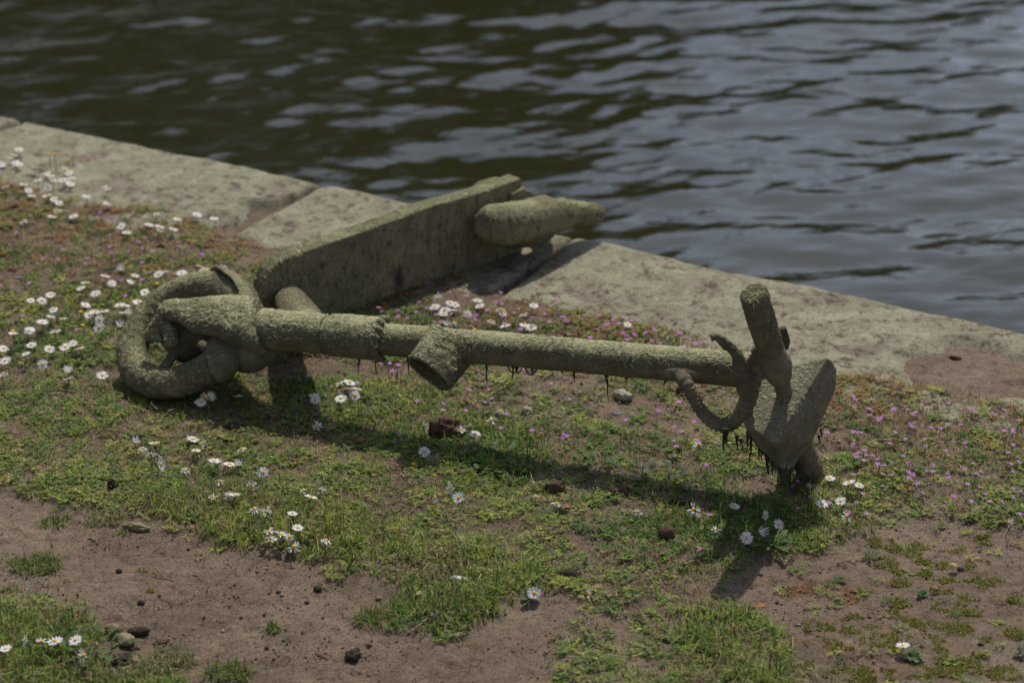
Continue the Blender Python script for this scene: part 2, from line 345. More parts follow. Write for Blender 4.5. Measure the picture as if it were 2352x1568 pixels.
# ------------------------------------------------------------------ coping stones and quay wall
def coping(s0, s1, label, ztop=.014, t0=-.46, seed=0, skew=0, chips=(), e0=1, e1=1):
    ns = max(12, int((s1-s0)/.009)); nt_ = 54
    u = np.linspace(0, 1, ns); v = np.linspace(0, 1, nt_)
    Ug, Vg = np.meshgrid(u, v); Tg = t0+Vg*(0-t0); Sg = s0+Ug*(s1-s0)+skew*(Tg/.46)
    wob = (fbm(Sg, Tg, 18, 4, seed)-.5)*.012
    dS = np.minimum(Ug*e0, (1-Ug)*e1)*(s1-s0); dT = np.minimum((Vg), (1-Vg))*(-t0)
    de = np.minimum(dS+wob, dT+.5*wob); rr = .018; q = np.clip(1-de/rr, 0, 1)
    Zg = ztop-rr*(1-np.sqrt(np.clip(1-q*q, 0, 1)))*.8+(fbm(Sg, Tg, 4, 3, seed+1)-.5)*.010+(fbm(Sg, Tg, 28, 4, seed+2)-.5)*.007
    for (cs, ct, cr_, cd) in chips:
        d = np.sqrt((Sg-cs)**2+(Tg-ct)**2)+(fbm(Sg, Tg, 16, 3, seed+9)-.5)*.08
        Zg -= cd*(1-sstep(cr_*.55, cr_, d))
    x_, y_ = xy(Sg.ravel(), Tg.ravel()); V1 = np.stack([x_, y_, Zg.ravel()], 1)
    idx = np.arange(ns*nt_).reshape(nt_, ns)
    ring = np.concatenate([idx[0, :], idx[1:, -1], idx[-1, -2::-1], idx[-2:0:-1, 0]])
    V2 = V1[ring].copy(); V2[:, 2] = -.20; n0 = len(V1); k = len(ring); j = np.arange(k); j2 = (j+1) % k
    side = np.stack([ring[j], n0+j, n0+j2, ring[j2]], 1)
    bot = np.array([n0+j[::-1]])
    me = np_mesh('coping_stone', np.concatenate([V1, V2]), [grid_faces(ns, nt_), side, bot])
    tag(link_me('coping_stone', me, M['stone']), label, 'coping stone', 'coping stones along the water edge')
coping(sL-1.6, sL-.012, 'lichened sandstone slab at the far left end of the quay edge', seed=61)
coping(sL+.008, sAB-.03, 'long pale lichened slab left of the scooter deck, daisies along its near side', seed=71, skew=.03, chips=[(sAB-.03, -.20, .10, .030), (sAB-.04, -.33, .11, .034), (sAB-.02, -.42, .10, .04)])
coping(sAB-.012, sBC-.004, 'sandstone slab beneath and behind the scooter deck, with a ragged right end', seed=81, skew=.02, chips=[(sAB+.02, -.44, .09, .03), (sBC-.3, -.44, .16, .012)], ztop=.013, e1=4)
coping(sBC-.001, sCD, 'long pale slab right of the deck, running behind the handlebar', seed=91, e0=4, skew=-.02, chips=[(S_of(2235, 862), float(st(*at(2235, 862)[:2])[1]), .16, .024)])
coping(sCD+.01, sCD+1.6, 'slab beyond the right end of the long quay slab', seed=101)
bm = bmesh.new()
def box_st(bm, s0, s1, t0, t1, z0, z1):
    vs = [bm.verts.new((*xy(s, t), z)) for z in (z0, z1) for s, t in ((s0, t0), (s1, t0), (s1, t1), (s0, t1))]
    for f_ in ((0, 3, 2, 1), (4, 5, 6, 7), (0, 1, 5, 4), (1, 2, 6, 5), (2, 3, 7, 6), (3, 0, 4, 7)): bm.faces.new([vs[i] for i in f_])
box_st(bm, -60, 60, -.5, -.012, -1.6, -.203)
tag(link_bm('quay_wall', bm, M['stone'], smooth=False), 'sandstone wall under the coping dropping to the water', 'wall')

# ------------------------------------------------------------------ water with wind ripples
WZ = -.42
ta = axis([(-.2, 5.5, 360), (5.5, 16, 200), (16, 60, 40)]); sa = axis([(-60, -8, 30), (-8, -3.2, 110), (-3.2, 3.6, 420), (3.6, 9, 110), (9, 60, 30)])
SS, TT = np.meshgrid(sa, ta); X, Y = xy(SS.ravel(), TT.ravel()); Z = np.zeros_like(X)
r2 = np.random.default_rng(5)
rw = np.random.default_rng(23)
for i in range(70):
    lam = .072*(1.033**i); ang = math.radians(-74+rw.normal(0, 24)); k = 2*math.pi/lam
    amp = lam*.0025*(1 if lam < .55 else .75)
    wx = X+(fbm(X, Y, 1.7, 2, 200+i)-.5)*.30; wy = Y+(fbm(X, Y, 1.5, 2, 300+i)-.5)*.30
    gust = .68+.55*fbm(X, Y, 1.1, 2, 400+i)
    Z += amp*gust*np.sin(k*(wx*math.cos(ang)+wy*math.sin(ang))+rw.uniform(0, 6.28))
calm = np.clip((np.abs(SS.ravel())-25)/20, 0, 1); Z *= (1-calm)*(1-np.clip((TT.ravel()-25)/20, 0, 1))
me = np_mesh('water', np.stack([X, Y, WZ+Z], 1), [grid_faces(len(sa), len(ta))]); tag(link_me('water', me, M['water']), kind='structure')
# far bank and the wood whose reflection darkens the water
bm = bmesh.new(); box_st(bm, -70, 70, 17, 75, -1.5, -.1); tag(link_bm('far_bank', bm, M['soil'], smooth=False), kind='structure')
nL = 26000; u = r2.uniform(-22, 24, nL); hmax = 1.5+10.5*sstep(3.0, -4.0, u)+1.2*np.sin(u*.9)+.8*np.sin(u*2.3+1)
v = r2.uniform(0, 1, nL)**.8; cx = u; cy = 14+.56*0+r2.uniform(0, 6, nL)*.7+np.abs(u)*.0; cz = -.2+v*hmax*(.55+.45*np.sqrt(np.clip(1-((cy-16)/3.2)**2, 0, 1)))
cy = cy-(u*.56)
P0 = np.stack([cx, cy, cz], 1); d1 = r2.normal(size=(nL, 3)); d1 /= np.linalg.norm(d1, axis=1)[:, None]; d2 = np.cross(d1, r2.normal(size=(nL, 3))); d2 /= np.linalg.norm(d2, axis=1)[:, None]
sz = r2.uniform(.18, .42, nL)[:, None]
V1 = np.stack([P0-d1*sz, P0+d2*sz*.6, P0+d1*sz, P0-d2*sz*.6], 1).reshape(-1, 3)
cc = np.repeat(np.stack([r2.uniform(.03, .06, nL), r2.uniform(.045, .085, nL), r2.uniform(.015, .03, nL)], 1), 4, 0)
me = np_mesh('far_wood', V1, [np.arange(nL*4).reshape(-1, 4)], cc)
tag(link_me('far_wood', me, M['plant']), 'dark leafy wood on the far bank mirrored in the water', 'trees', kind='stuff')

# ------------------------------------------------------------------ loft helpers
def frames(P):
    P = [np.asarray(p, float) for p in P]; T = [nrm(P[min(i+1, len(P)-1)]-P[max(i-1, 0)]) for i in range(len(P))]
    a = nrm(np.cross(T[0], [.13, .31, .9])); out = []
    for t in T: a = nrm(a-t*np.dot(a, t)); out.append((a, np.cross(t, a)))
    return T, out
def spline(P, Rr, n):
    P = np.array(P, float); Rr = np.array(Rr, float); m = len(P); res = []; rr = []
    for i in range(m-1):
        p0, p1, p2, p3 = P[max(i-1, 0)], P[i], P[i+1], P[min(i+2, m-1)]
        for k in range(n):
            t = k/n; res.append(.5*((2*p1)+(-p0+p2)*t+(2*p0-5*p1+4*p2-p3)*t*t+(-p0+3*p1-3*p2+p3)*t**3)); rr.append(Rr[i]*(1-t)+Rr[i+1]*t)
    res.append(P[-1]); rr.append(Rr[-1]); return res, rr
def loft(bm, P, Rr, seg=20, squash=1.0, cap=True, wob=0):
    T, F = frames(P); rings = []
    for i, p in enumerate(P):
        a, b = F[i]; r = Rr[i]
        rings.append([bm.verts.new(Vector(np.asarray(p)+r*(math.cos(2*math.pi*k/seg)*a+squash*math.sin(2*math.pi*k/seg)*b)*(1+wob*random.uniform(-1, 1)))) for k in range(seg)])
    for i in range(len(P)-1):
        for k in range(seg): bm.faces.new((rings[i][k], rings[i][(k+1) % seg], rings[i+1][(k+1) % seg], rings[i+1][k]))
    if cap: bm.faces.new(rings[0][::-1]); bm.faces.new(rings[-1])
    return rings
def extrude_poly(bm, pts, vec):
    a = [bm.verts.new(Vector(p)) for p in pts]; b = [bm.verts.new(Vector(np.asarray(p)+vec)) for p in pts]; n = len(a)
    bm.faces.new(a); bm.faces.new(b[::-1])
    for i in range(n): bm.faces.new((a[(i+1) % n], a[i], b[i], b[(i+1) % n]))
def hull(bm, pts):
    vs = [bm.verts.new(Vector(p)) for p in pts]; bmesh.ops.convex_hull(bm, input=vs)
    for v in [v for v in bm.verts if not v.link_faces]: bm.verts.remove(v)
TEX = {}
def tex(size, depth=3):
    k = (size, depth)
    if k not in TEX:
        t = bpy.data.textures.new('clouds', 'CLOUDS'); t.noise_scale = size; t.noise_depth = depth; t.noise_basis = 'IMPROVED_PERLIN'; TEX[k] = t
    return TEX[k]
def organic(o, voxel=.003, smooth=3, d=((.03, .006), (.008, .003))):
    bmx = bmesh.new(); bmx.from_mesh(o.data); bmesh.ops.recalc_face_normals(bmx, faces=bmx.faces); bmx.to_mesh(o.data); bmx.free()
    r = o.modifiers.new('remesh', 'REMESH'); r.mode = 'VOXEL'; r.voxel_size = voxel; r.use_smooth_shade = True
    if smooth: s = o.modifiers.new('smooth', 'SMOOTH'); s.factor = .5; s.iterations = smooth
    for size, st_ in d:
        m = o.modifiers.new('lumps', 'DISPLACE'); m.texture = tex(size); m.texture_coords = 'GLOBAL'; m.strength = st_; m.mid_level = .5
    return o
def part(name, bm, m, parent, voxel=.003, smooth=3, d=((.03, .006), (.008, .003)), label=None):
    bmesh.ops.recalc_face_normals(bm, faces=bm.faces)
    o = link_bm(name, bm, m, parent); organic(o, voxel, smooth, d)
    if label: o['label'] = label
    PARTS.append(o); return o
PARTS = []

# ------------------------------------------------------------------ the scooter
SCO = empty('electric_scooter')
tag(SCO, 'electric scooter caked in dried mud and algae lying on its side across the grass', 'scooter')
# front wheel
WN = nrm((-.374, -.390, .844)); WC = at(428, 767, .098); WR, Wr = .116, .030
WX = nrm(np.cross(WN, [0, 0, 1])); WY = np.cross(WN, WX)
def wp(a, r=WR, h=0): return WC+r*(math.cos(a)*WX+math.sin(a)*WY)+h*WN
def wang(px, py):
    q = atp(px, py, WC, WN)-WC; return math.atan2(np.dot(q, WY), np.dot(q, WX))
def ring_mesh(bm, prof, n=96, a0=0, a1=2*math.pi, closed=True):
    """prof: closed profile list of (radius, height)"""
    rings = []; m = n if closed else n+1
    for i in range(m):
        a = a0+(a1-a0)*i/n; rings.append([bm.verts.new(Vector(wp(a, r, h))) for r, h in (prof(i/n) if callable(prof) else prof)])
    k = len(rings[0])
    for i in range(m if closed else m-1):
        A, B = rings[i], rings[(i+1) % m]
        for j in range(k): bm.faces.new((A[j], A[(j+1) % k], B[(j+1) % k], B[j]))
    if not closed: bm.faces.new(rings[0][::-1]); bm.faces.new(rings[-1])
wheel = None
bm = bmesh.new(); ring_mesh(bm, lambda u: [(WR+Wr*(1.0+(.07*abs(math.cos(a*.5))*(1 if math.sin(u*2*math.pi*27+2.5*math.sin(a)) > -.6 else -1)))*math.cos(a), Wr*.95*math.sin(a)) for a in np.linspace(0, 2*math.pi, 28, endpoint=False)], 300)
wheel = part('front_wheel', bm, M['crust_z'], SCO, .0028, 1, ((.05, .005), (.012, .0045), (.006, .002)))
wheel.data.name = 'tyre'
bm = bmesh.new(); ring_mesh(bm, [(.093, -.015), (.093, .015), (.088, .014), (.085, .008), (.085, -.008), (.088, -.014)])
o = part('rim', bm, M['crust_bar'], wheel, .003, 2)
for i in range(5):
    a = .5+i*2*math.pi/5; bm = bmesh.new(); loft(bm, [wp(a, .03), wp(a, .06), wp(a, .088)], [.016, .010, .013], 10, .8); part('spoke', bm, M['mud'], wheel, .003, 2)
bm = bmesh.new(); loft(bm, [WC-WN*.04, WC-WN*.036, WC-WN*.01, WC+WN*.01, WC+WN*.034, WC+WN*.040, WC+WN*.046], [.030, .045, .050, .050, .045, .034, .012], 28)
part('hub_motor', bm, M['crust_bar'], wheel, .0028, 1, ((.03, .006), (.01, .004)))
# fork
CR = at(590, 752, .12)
def lp(px, py, h): return atp(px, py, WC+WN*h, WN)
bm = bmesh.new()
stf = [(366, 714, 6, .070, .006), (372, 713, 13, .070, .011), (384, 712, 20, .068, .014), (411, 714, 27, .066, .016), (432, 722, 33, .064, .018), (455, 725, 39, .062, .020), (500, 728, 44, .058, .024), (538, 735, 52, .052, .030), (566, 742, 57, .044, .036), (590, 747, 56, .036, .043), (602, 748, 53, .030, .043), (606, 748, 46, .028, .036)]
rings = []
for x, y, hh, hn, th in stf:
    c = lp(x, y, hn); e = lp(x, y+hh, hn)-c
    rings.append([bm.verts.new(Vector(c+e*np.sign(math.sin(t))*abs(math.sin(t))**.85+WN*th*np.sign(math.cos(t))*abs(math.cos(t))**.8)) for t in np.linspace(0, 2*math.pi, 28, endpoint=False)])
for i in range(len(rings)-1):
    for k in range(28): bm.faces.new((rings[i][k], rings[i][(k+1) % 28], rings[i+1][(k+1) % 28], rings[i+1][k]))
bm.faces.new(rings[0][::-1]); bm.faces.new(rings[-1])
fk = part('fork', bm, M['crust_x'], SCO, .0026, 2, ((.05, .007), (.012, .005), (.006, .002)))
bm = bmesh.new(); loft(bm, *spline([lp(604, 752, .01), lp(590, 800, -.01), lp(566, 822, -.035), lp(530, 815, -.058), lp(470, 800, -.06)], [.040, .038, .030, .022, .018], 4), 16)
part('fork_leg', bm, M['mud'], SCO, .003, 4)
bm = bmesh.new(); loft(bm, *spline([lp(372, 708, .075), lp(366, 735, .065), lp(352, 757, .055), lp(343, 772, .045), lp(372, 782, .04)], [.010, .014, .011, .009, .006], 4), 9)
loft(bm, *spline([lp(385, 745, .05), lp(392, 775, .045), lp(400, 795, .04)], [.013, .015, .010], 3), 9)
part('mud_clump', bm, M['crust_z'], SCO, .003, 1, ((.02, .012), (.008, .008)))
# front mudguard : shell round the crown side of the tyre
a_top, a_low, a_mid = wang(477, 640), wang(490, 862), wang(590, 735)
def unw(a, ref):
    while a-ref > math.pi: a -= 2*math.pi
    while a-ref < -math.pi: a += 2*math.pi
    return a
a_top = unw(a_top, a_mid); a_low = unw(a_low, a_mid)
def guard(u0, u1, half_top, half_low, taper, name):
    bm = bmesh.new(); n = 40; rings = []
    for i in range(n+1):
        u = i/n; a = u0+(u1-u0)*u; tp = taper(u)
        th = np.linspace(-half_low, half_top, 17)*tp; oo = [(WR+(.040)*math.cos(t), .043*math.sin(t)) for t in th]; ii = [(WR+.034*math.cos(t), .037*math.sin(t)) for t in th[::-1]]
        rings.append([bm.verts.new(Vector(wp(a, r, h))) for r, h in oo+ii])
    k = len(rings[0])
    for i in range(n):
        for j in range(k): bm.faces.new((rings[i][j], rings[i][(j+1) % k], rings[i+1][(j+1) % k], rings[i+1][j]))
    bm.faces.new(rings[0][::-1]); bm.faces.new(rings[-1]); return bm
bm = guard(a_mid, a_top, 1.15, 1.2, lambda u: 1 if u < .6 else max(.12, 1-((u-.6)/.4)**2*.95), 'a')
part('front_mudguard', bm, M['crust_z'], SCO, .0025, 2, ((.05, .006), (.012, .004)))
bm = guard(a_mid, a_low, 2.15, 1.4, lambda u: 1 if u < .55 else max(.25, math.sqrt(max(0, 1-((u-.55)/.45)**2))), 'b')
part('mudguard_flap', bm, M['mud'], SCO, .0025, 2, ((.05, .005), (.012, .003)))
# head tube, collar, stem
SP = [at(604, 755, .155), at(1745, 852, .218)]; SD = nrm(SP[1]-SP[0]); SL = np.linalg.norm(SP[1]-SP[0])
def on_stem(px):   # point of the stem axis seen at picture column px
    lo, hi = -.2, SL+.2
    for _ in range(40):
        m_ = (lo+hi)/2
        if proj(SP[0]+SD*m_)[0] < px: lo = m_
        else: hi = m_
    return SP[0]+SD*lo
def stem_seg(px0, px1, r0, r1, rnd=.006, n=6, cap=True):
    a, b = on_stem(px0), on_stem(px1); P = [a]; Rr = [r0-rnd]
    for i in range(n+1): t = i/n; P.append(a+(b-a)*(t*.96+.02)); Rr.append(r0+(r1-r0)*t)
    P.append(b); Rr.append(r1-rnd); return P, Rr
bm = bmesh.new(); loft(bm, *stem_seg(598, 752, .0385, .0375), 28); part('head_tube', bm, M['crust_x'], SCO, .0024, 2, ((.05, .005), (.010, .003)))
bm = bmesh.new(); loft(bm, *stem_seg(746, 766, .0335, .0335), 24)
loft(bm, *stem_seg(760, 877, .040, .041, .003), 28); part('stem_collar', bm, M['crust_x'], SCO, .0024, 1, ((.05, .005), (.010, .003)))
bm = bmesh.new(); loft(bm, *stem_seg(868, 1752, .0305, .0315, .002, 30), 28)
stem = part('stem', bm, M['crust_x'], SCO, .003, 1, ((.09, .005), (.010, .0025)))
bm = bmesh.new(); a = on_stem(879); u = nrm(np.cross(SD, [0, 1, 0.2])); 
for k in range(9):
    th = -.6+k*.42; q = a+.036*(math.cos(th)*np.array([0, .1, .99])+math.sin(th)*nrm(np.cross(SD, [0, 0, 1])))
    loft(bm, [q-SD*.008, q, q+SD*random.uniform(.004, .012)], [.007, .008, .003], 7)
part('torn_rim', bm, M['crust_z'], SCO, .0025, 1, ((.01, .008),))
# latch hood hanging from the stem: open sleeve
Yp = on_stem(1020)[1]
pa, pb = aty(1040, 785, Yp-.005), aty(986, 858, Yp-.060)
ax = nrm(pb-pa); wid = nrm(aty(1024, 889, Yp-.065)-aty(942, 822, Yp-.055)); nn = nrm(np.cross(ax, wid)); 
bm = bmesh.new(); rings = []
stn = [(0, .050, .026, 0), (.35, .050, .030, 0), (.7, .049, .031, 0), (1, .047, .030, 0), (1, .041, .024, 1), (.55, .040, .022, 1), (.45, .004, .003, 1)]
L_ = np.linalg.norm(pb-pa)
for u, wa, na, _ in stn:
    c = pa+ax*L_*u*1.02
    rings.append([bm.verts.new(Vector(c+wid*wa*np.sign(math.cos(t))*abs(math.cos(t))**.7+nn*na*np.sign(math.sin(t))*abs(math.sin(t))**.8)) for t in np.linspace(0, 2*math.pi, 32, endpoint=False)])
for i in range(len(rings)-1):
    for k in range(32): bm.faces.new((rings[i][k], rings[i][(k+1) % 32], rings[i+1][(k+1) % 32], rings[i+1][k]))
bm.faces.new(rings[0][::-1]); bm.faces.new(rings[-1])
part('latch_hood', bm, M['crust_x'], SCO, .0022, 1, ((.03, .005), (.010, .004)))
# neck to deck
DP = at(870, 705, 0); DD = nrm(at(1185, 593, 0)-DP); DM = nrm(np.array([DD[1], -DD[0], 0]))      # DM faces the camera
def dk(px, py, off=0): return atp(px, py, DP+DM*off, DM)
bm = bmesh.new(); q0, q1 = dk(664, 684, .0), on_stem(714)+np.array([0, 0, -.002]); loft(bm, [q0-nrm(q1-q0)*.02, q0, q0+(q1-q0)*.5, q1], [.030, .033, .040, .043], 22, .8)
part('neck', bm, M['crust_z'], SCO, .003, 2)
# deck
face = [(1197, 410), (1100, 444), (1002, 470), (852, 525), (739, 564), (665, 590), (640, 603), (622, 622), (609, 655), (604, 695), (607, 745), (618, 782), (640, 792), (700, 770), (870, 707), (926, 688), (1031, 647), (1114, 620), (1185, 595), (1201, 575), (1206, 500), (1203, 440)]
bm = bmesh.new(); extrude_poly(bm, [dk(x, y) for x, y in face], -DM*.040)
bmesh.ops.bevel(bm, geom=[e for e in bm.edges if abs(e.calc_face_angle(0)) > 1.2], offset=.006, segments=2, affect='EDGES')
deck = part('deck', bm, M['crust_deck'], SCO, .0032, 2, ((.06, .003), (.009, .002)))
# step on the rear end, hump behind, rear mudguard, light, rear wheel
def slab(pts, off, th): 
    bm = bmesh.new(); extrude_poly(bm, [dk(x, y, off) for x, y in pts], -DM*th); return bm
part('rear_bracket', slab([(1176, 447), (1205, 432), (1232, 448), (1240, 470), (1180, 478)], .012, .05), M['crust_deck'], SCO, .003, 2)
bm = bmesh.new(); loft(bm, *spline([dk(1080, 462, -.06), dk(1105, 440, -.065), dk(1140, 430, -.065), dk(1180, 432, -.055)], [.012, .022, .022, .012], 4), 16)
part('rear_motor_mount', bm, M['crust_deck'], SCO, .003, 3)
st_ = [(1106, 514, .020), (1110, 514, .030), (1122, 515, .039), (1150, 516, .0455), (1180, 513, .0475), (1210, 508, .045), (1240, 503, .041), (1285, 494, .0365), (1296, 491, .0355), (1301, 490, .030), (1325, 490, .0275), (1350, 491, .0245), (1372, 491, .0225), (1377, 491, .0205)]
bm = bmesh.new(); loft(bm, [dk(x, y, .055) for x, y, r in st_], [r for x, y, r in st_], 28, 1.0)
loft(bm, [dk(1195, 473, .03), dk(1250, 466, .03), dk(1310, 478, .04)], [.012, .017, .010], 12)
rg = part('rear_mudguard', bm, M['crust_deck'], SCO, .003, 3, ((.05, .008), (.010, .0035)))
bm = bmesh.new(); c = dk(1361, 491, .055)-ray(1361, 491)*.0; f_ = nrm(CAM-c)
c = c+f_*.0245; uu = nrm(DD-f_*np.dot(DD, f_)); vv = np.cross(uu, f_)
loft(bm, [c-f_*.006, c+f_*.001, c+f_*.003], [.014, .0135, .010], 18, .55); o = link_bm('tail_reflector', bm, M['reflector'], rg); 
bm = bmesh.new(); rc = dk(1190, 520, -.03)
for i in range(48):
    pass
a3 = np.linspace(0, 2*math.pi, 48, endpoint=False); rings = []
for a in a3:
    dr = math.cos(a)*DD+math.sin(a)*DM; rings.append([bm.verts.new(Vector(rc+dr*(.060+.024*math.cos(b))+np.array([0, 0, 1])*.024*math.sin(b))) for b in np.linspace(0, 2*math.pi, 14, endpoint=False)])
for i in range(48):
    for j in range(14): bm.faces.new((rings[i][j], rings[i][(j+1) % 14], rings[(i+1) % 48][(j+1) % 14], rings[(i+1) % 48][j]))
part('rear_wheel', bm, M['mud'], SCO, .003, 2)
# handlebar
BT, BF = at(1730, 672, .430), at(1862, 1092, .012); BD = nrm(BF-BT); BL = np.linalg.norm(BF-BT)
def on_bar(py):
    lo, hi = -.1, BL+.1
    for _ in range(40):
        m_ = (lo+hi)/2
        if proj(BT+BD*m_)[1] < py: lo = m_
        else: hi = m_
    return BT+BD*lo
BM = on_bar(880)
bm = bmesh.new(); a, b = on_bar(672), on_bar(832)
loft(bm, [a, a+BD*.004, a+(b-a)*.3, a+(b-a)*.7, b], [.020, .0245, .0245, .0235, .021], 22); part('grip', bm, M['crust_bar'], SCO, .0025, 1, ((.03, .006), (.009, .004)), 'upper grip pointing at the sky')
bm = bmesh.new(); a, b = on_bar(985), on_bar(1100)
loft(bm, [a, a+(b-a)*.4, a+(b-a)*.85, b], [.021, .022, .0245, .026], 22); part('grip', bm, M['crust_bar'], SCO, .0025, 1, ((.03, .006), (.009, .004)), 'lower grip standing on the ground')
bm = bmesh.new(); loft(bm, [on_bar(815), on_bar(1010)], [.015, .015], 16); part('handlebar', bm, M['mud'], SCO, .003, 1)
bm = bmesh.new(); loft(bm, [on_bar(y) for y in (798, 812, 830, 845, 848, 860, 876, 897)], [.021, .024, .0265, .0275, .0255, .023, .016, .011], 24)
part('bar_clamp', bm, M['mud'], SCO, .0022, 1, ((.03, .005), (.008, .003)))
bm = bmesh.new(); Y0 = on_bar(780)[1]+.03
extrude_poly(bm, [aty(x, y, Y0) for x, y in ((1792, 757), (1806, 754), (1816, 786), (1812, 802), (1796, 812), (1786, 790))], np.array([.0, .014, 0]))
part('bell_lever', bm, M['crust_bar'], SCO, .002, 1, ((.02, .003),))
def path(pts, Y): return [aty(x, y, Y+(q[0] if q else 0)) for x, y, *q in pts]
Yb = BM[1]
bm = bmesh.new(); Yl = Yb-.01
P, Rr = spline(path([(1718, 905), (1710, 872, -.01), (1702, 850, -.015), (1697, 826, -.018), (1686, 806, -.018), (1669, 792, -.02), (1657, 779, -.02), (1644, 774, -.02), (1632, 776, -.02)], Yl), [.017, .0185, .015, .011, .009, .0095, .0075, .0062, .0075], 5)
loft(bm, P, Rr, 14); part('brake_lever', bm, M['crust_bar'], SCO, .0018, 1, ((.016, .009), (.007, .003)))
bm = bmesh.new()
for pts, r in (([(1706, 868), (1728, 845), (1752, 828), (1782, 815)], .011), ([(1706, 850), (1726, 826), (1748, 812), (1776, 806)], .007), ([(1712, 878), (1738, 862), (1764, 842), (1788, 826)], .013), ([(1716, 842), (1730, 820), (1736, 806), (1728, 800)], .006), ([(1722, 832), (1742, 818), (1760, 800)], .005)):
    P, Rr = spline(path(pts, Yb-.012), [r]*len(pts), 5); loft(bm, P, Rr, 10)
part('lever_mount', bm, M['mud'], SCO, .0018, 0, ((.012, .003), (.006, .002)))
# corrugated cable hose
pts = [(1566, 862, .035), (1576, 880, .02), (1592, 912, .0), (1609, 940), (1630, 964), (1651, 975), (1672, 975), (1692, 960), (1708, 938), (1719, 912), (1720, 885), (1714, 868)]
Ys = on_stem(1570)[1]
PP = [aty(x, y, (Ys-.045)*(1-i/11)+(Yb-.015)*(i/11)) for i, (x, y, *q) in enumerate(pts)]; PP[0] = aty(1566, 862, Ys-.028)
P, Rr = spline(PP, [.0155, .0125, .0108, .0112, .0115, .0118, .0125, .0135, .0145, .0155, .0175, .019], 22)
L_ = np.concatenate([[0], np.cumsum([np.linalg.norm(P[i+1]-P[i]) for i in range(len(P)-1)])])
Rr = [r*(1+(.11 if l < .15 else .06)*math.cos(2*math.pi*l/(.0075 if l < .15 else .013))) if l > .022 else r for r, l in zip(Rr, L_)]
bm = bmesh.new(); loft(bm, P, Rr, 18); bmesh.ops.recalc_face_normals(bm, faces=bm.faces); hose = link_bm('cable_hose', bm, M['mud'], SCO); PARTS.append(hose)
m_ = hose.modifiers.new('lumps', 'DISPLACE'); m_.texture = tex(.01); m_.texture_coords = 'GLOBAL'; m_.strength = .0025; m_.mid_level = .5
bm = bmesh.new(); fc = aty(1566, 856, Ys-.026); 
loft(bm, [fc+SD*t*.034 for t in (-1, -.8, -.3, .3, .8, 1)], [.006, .011, .013, .013, .011, .006], 14); part('hose_socket', bm, M['mud'], SCO, .002, 2, ((.02, .002),))
# display box
bx = [(1702, 966, .0), (1778, 1019, -.075), (1903, 821, .03), (1821, 816, .13), (1729, 860, .085), (1912, 830, .035), (1922, 847, .04), (1921, 890, .03), (1889, 965, .02), (1865, 1016, .02), (1736, 1022, .0), (1780, 1080, .03)]
bp = [aty(x, y, Yb+q) for x, y, q in bx]+[at(1818, 1078, .03), at(1803, 1092, .03)]+[aty(1890, 850, Yb+.10), aty(1750, 880, Yb+.11), aty(1860, 960, Yb+.08)]
bm = bmesh.new(); hull(bm, bp)
loft(bm, [aty(1806, 1050, Yb-.0), at(1803, 1085, .03), at(1800, 1104, .002)], [.020, .013, .012], 10)
dbox = part('display_box', bm, M['crust_box'], SCO, .0026, 0, ((.07, .005), (.010, .0035)))
# hanging weed strands
def strand(p0, p1, curl=.004, r=.0016, n=7):
    P = []; rr = []
    for i in range(n+1):
        t = i/n; P.append(np.asarray(p0)*(1-t)+np.asarray(p1)*t+np.array([math.sin(t*5+p0[0]*90)*curl*t, random.uniform(-1, 1)*curl*.3, 0])); rr.append(r*(1-.75*t)+.0003)
    bm = bmesh.new(); loft(bm, P, rr, 6); return bm
def hang(x, y0, y1, Y, r=.0016, curl=.003, dx=0, name='weed_strand'):
    bm = strand(aty(x, y0, Y), aty(x+dx, y1, Y), curl*.5, r); bm2 = bpy.data.meshes.new('t')
    for q in range(2 if r > .0017 else 1):
        b3 = strand(aty(x+random.uniform(-5, 5), y0, Y), aty(x+dx+random.uniform(-3, 3), y0+(y1-y0)*random.uniform(.3, .8), Y), .002, r*.45); b3.to_mesh(bm2); b3.free(); bm.from_mesh(bm2)
    bpy.data.meshes.remove(bm2); link_bm(name, bm, M['weed'], SCO)
for x, y0, y1, r in ((824, 817, 859, .0018), (863, 820, 857, .0016), (939, 812, 859, .0022), (1018, 886, 905, .0022), (1118, 828, 877, .0022), (1178, 836, 874, .0024), (1188, 836, 858, .003), (1222, 842, 862, .002), (1290, 845, 857, .0018), (1318, 849, 878, .002), (1392, 855, 880, .003), (1396, 876, 923, .0014), (1438, 860, 885, .0018), (1527, 866, 884, .003), (1350, 853, 860, .003)):
    hang(x, y0-6, y1, on_stem(x)[1]-.004, r)
def loop(x0, x1, ys, yb):
    Y = on_stem((x0+x1)/2)[1]-.004; P, Rr = spline([aty(x0, ys-4, Y), aty(x0*.75+x1*.25, yb-6, Y-.002), aty((x0+x1)/2, yb, Y-.004), aty(x0*.25+x1*.75, yb-7, Y), aty(x1, ys-4, Y)], [.0018, .0013, .0013, .0013, .0018], 5)
    bm = bmesh.new(); loft(bm, P, Rr, 6); link_bm('weed_strand', bm, M['weed'], SCO)
loop(1163, 1196, 836, 856); loop(1180, 1202, 838, 856); loop(1203, 1238, 841, 861); loop(816, 832, 818, 826); loop(855, 870, 820, 830); loop(1110, 1126, 830, 838); loop(1384, 1402, 855, 866); loop(1418, 1440, 858, 866)
for x, y0, y1, r in ((1664, 984, 1034, .0040), (1670, 984, 1022, .0030), (1667, 984, 1012, .004), (1694, 1000, 1033, .0022), (1702, 1008, 1030, .0018)): hang(x, y0, y1, Yb-.02, r, .004, random.uniform(-4, 8))
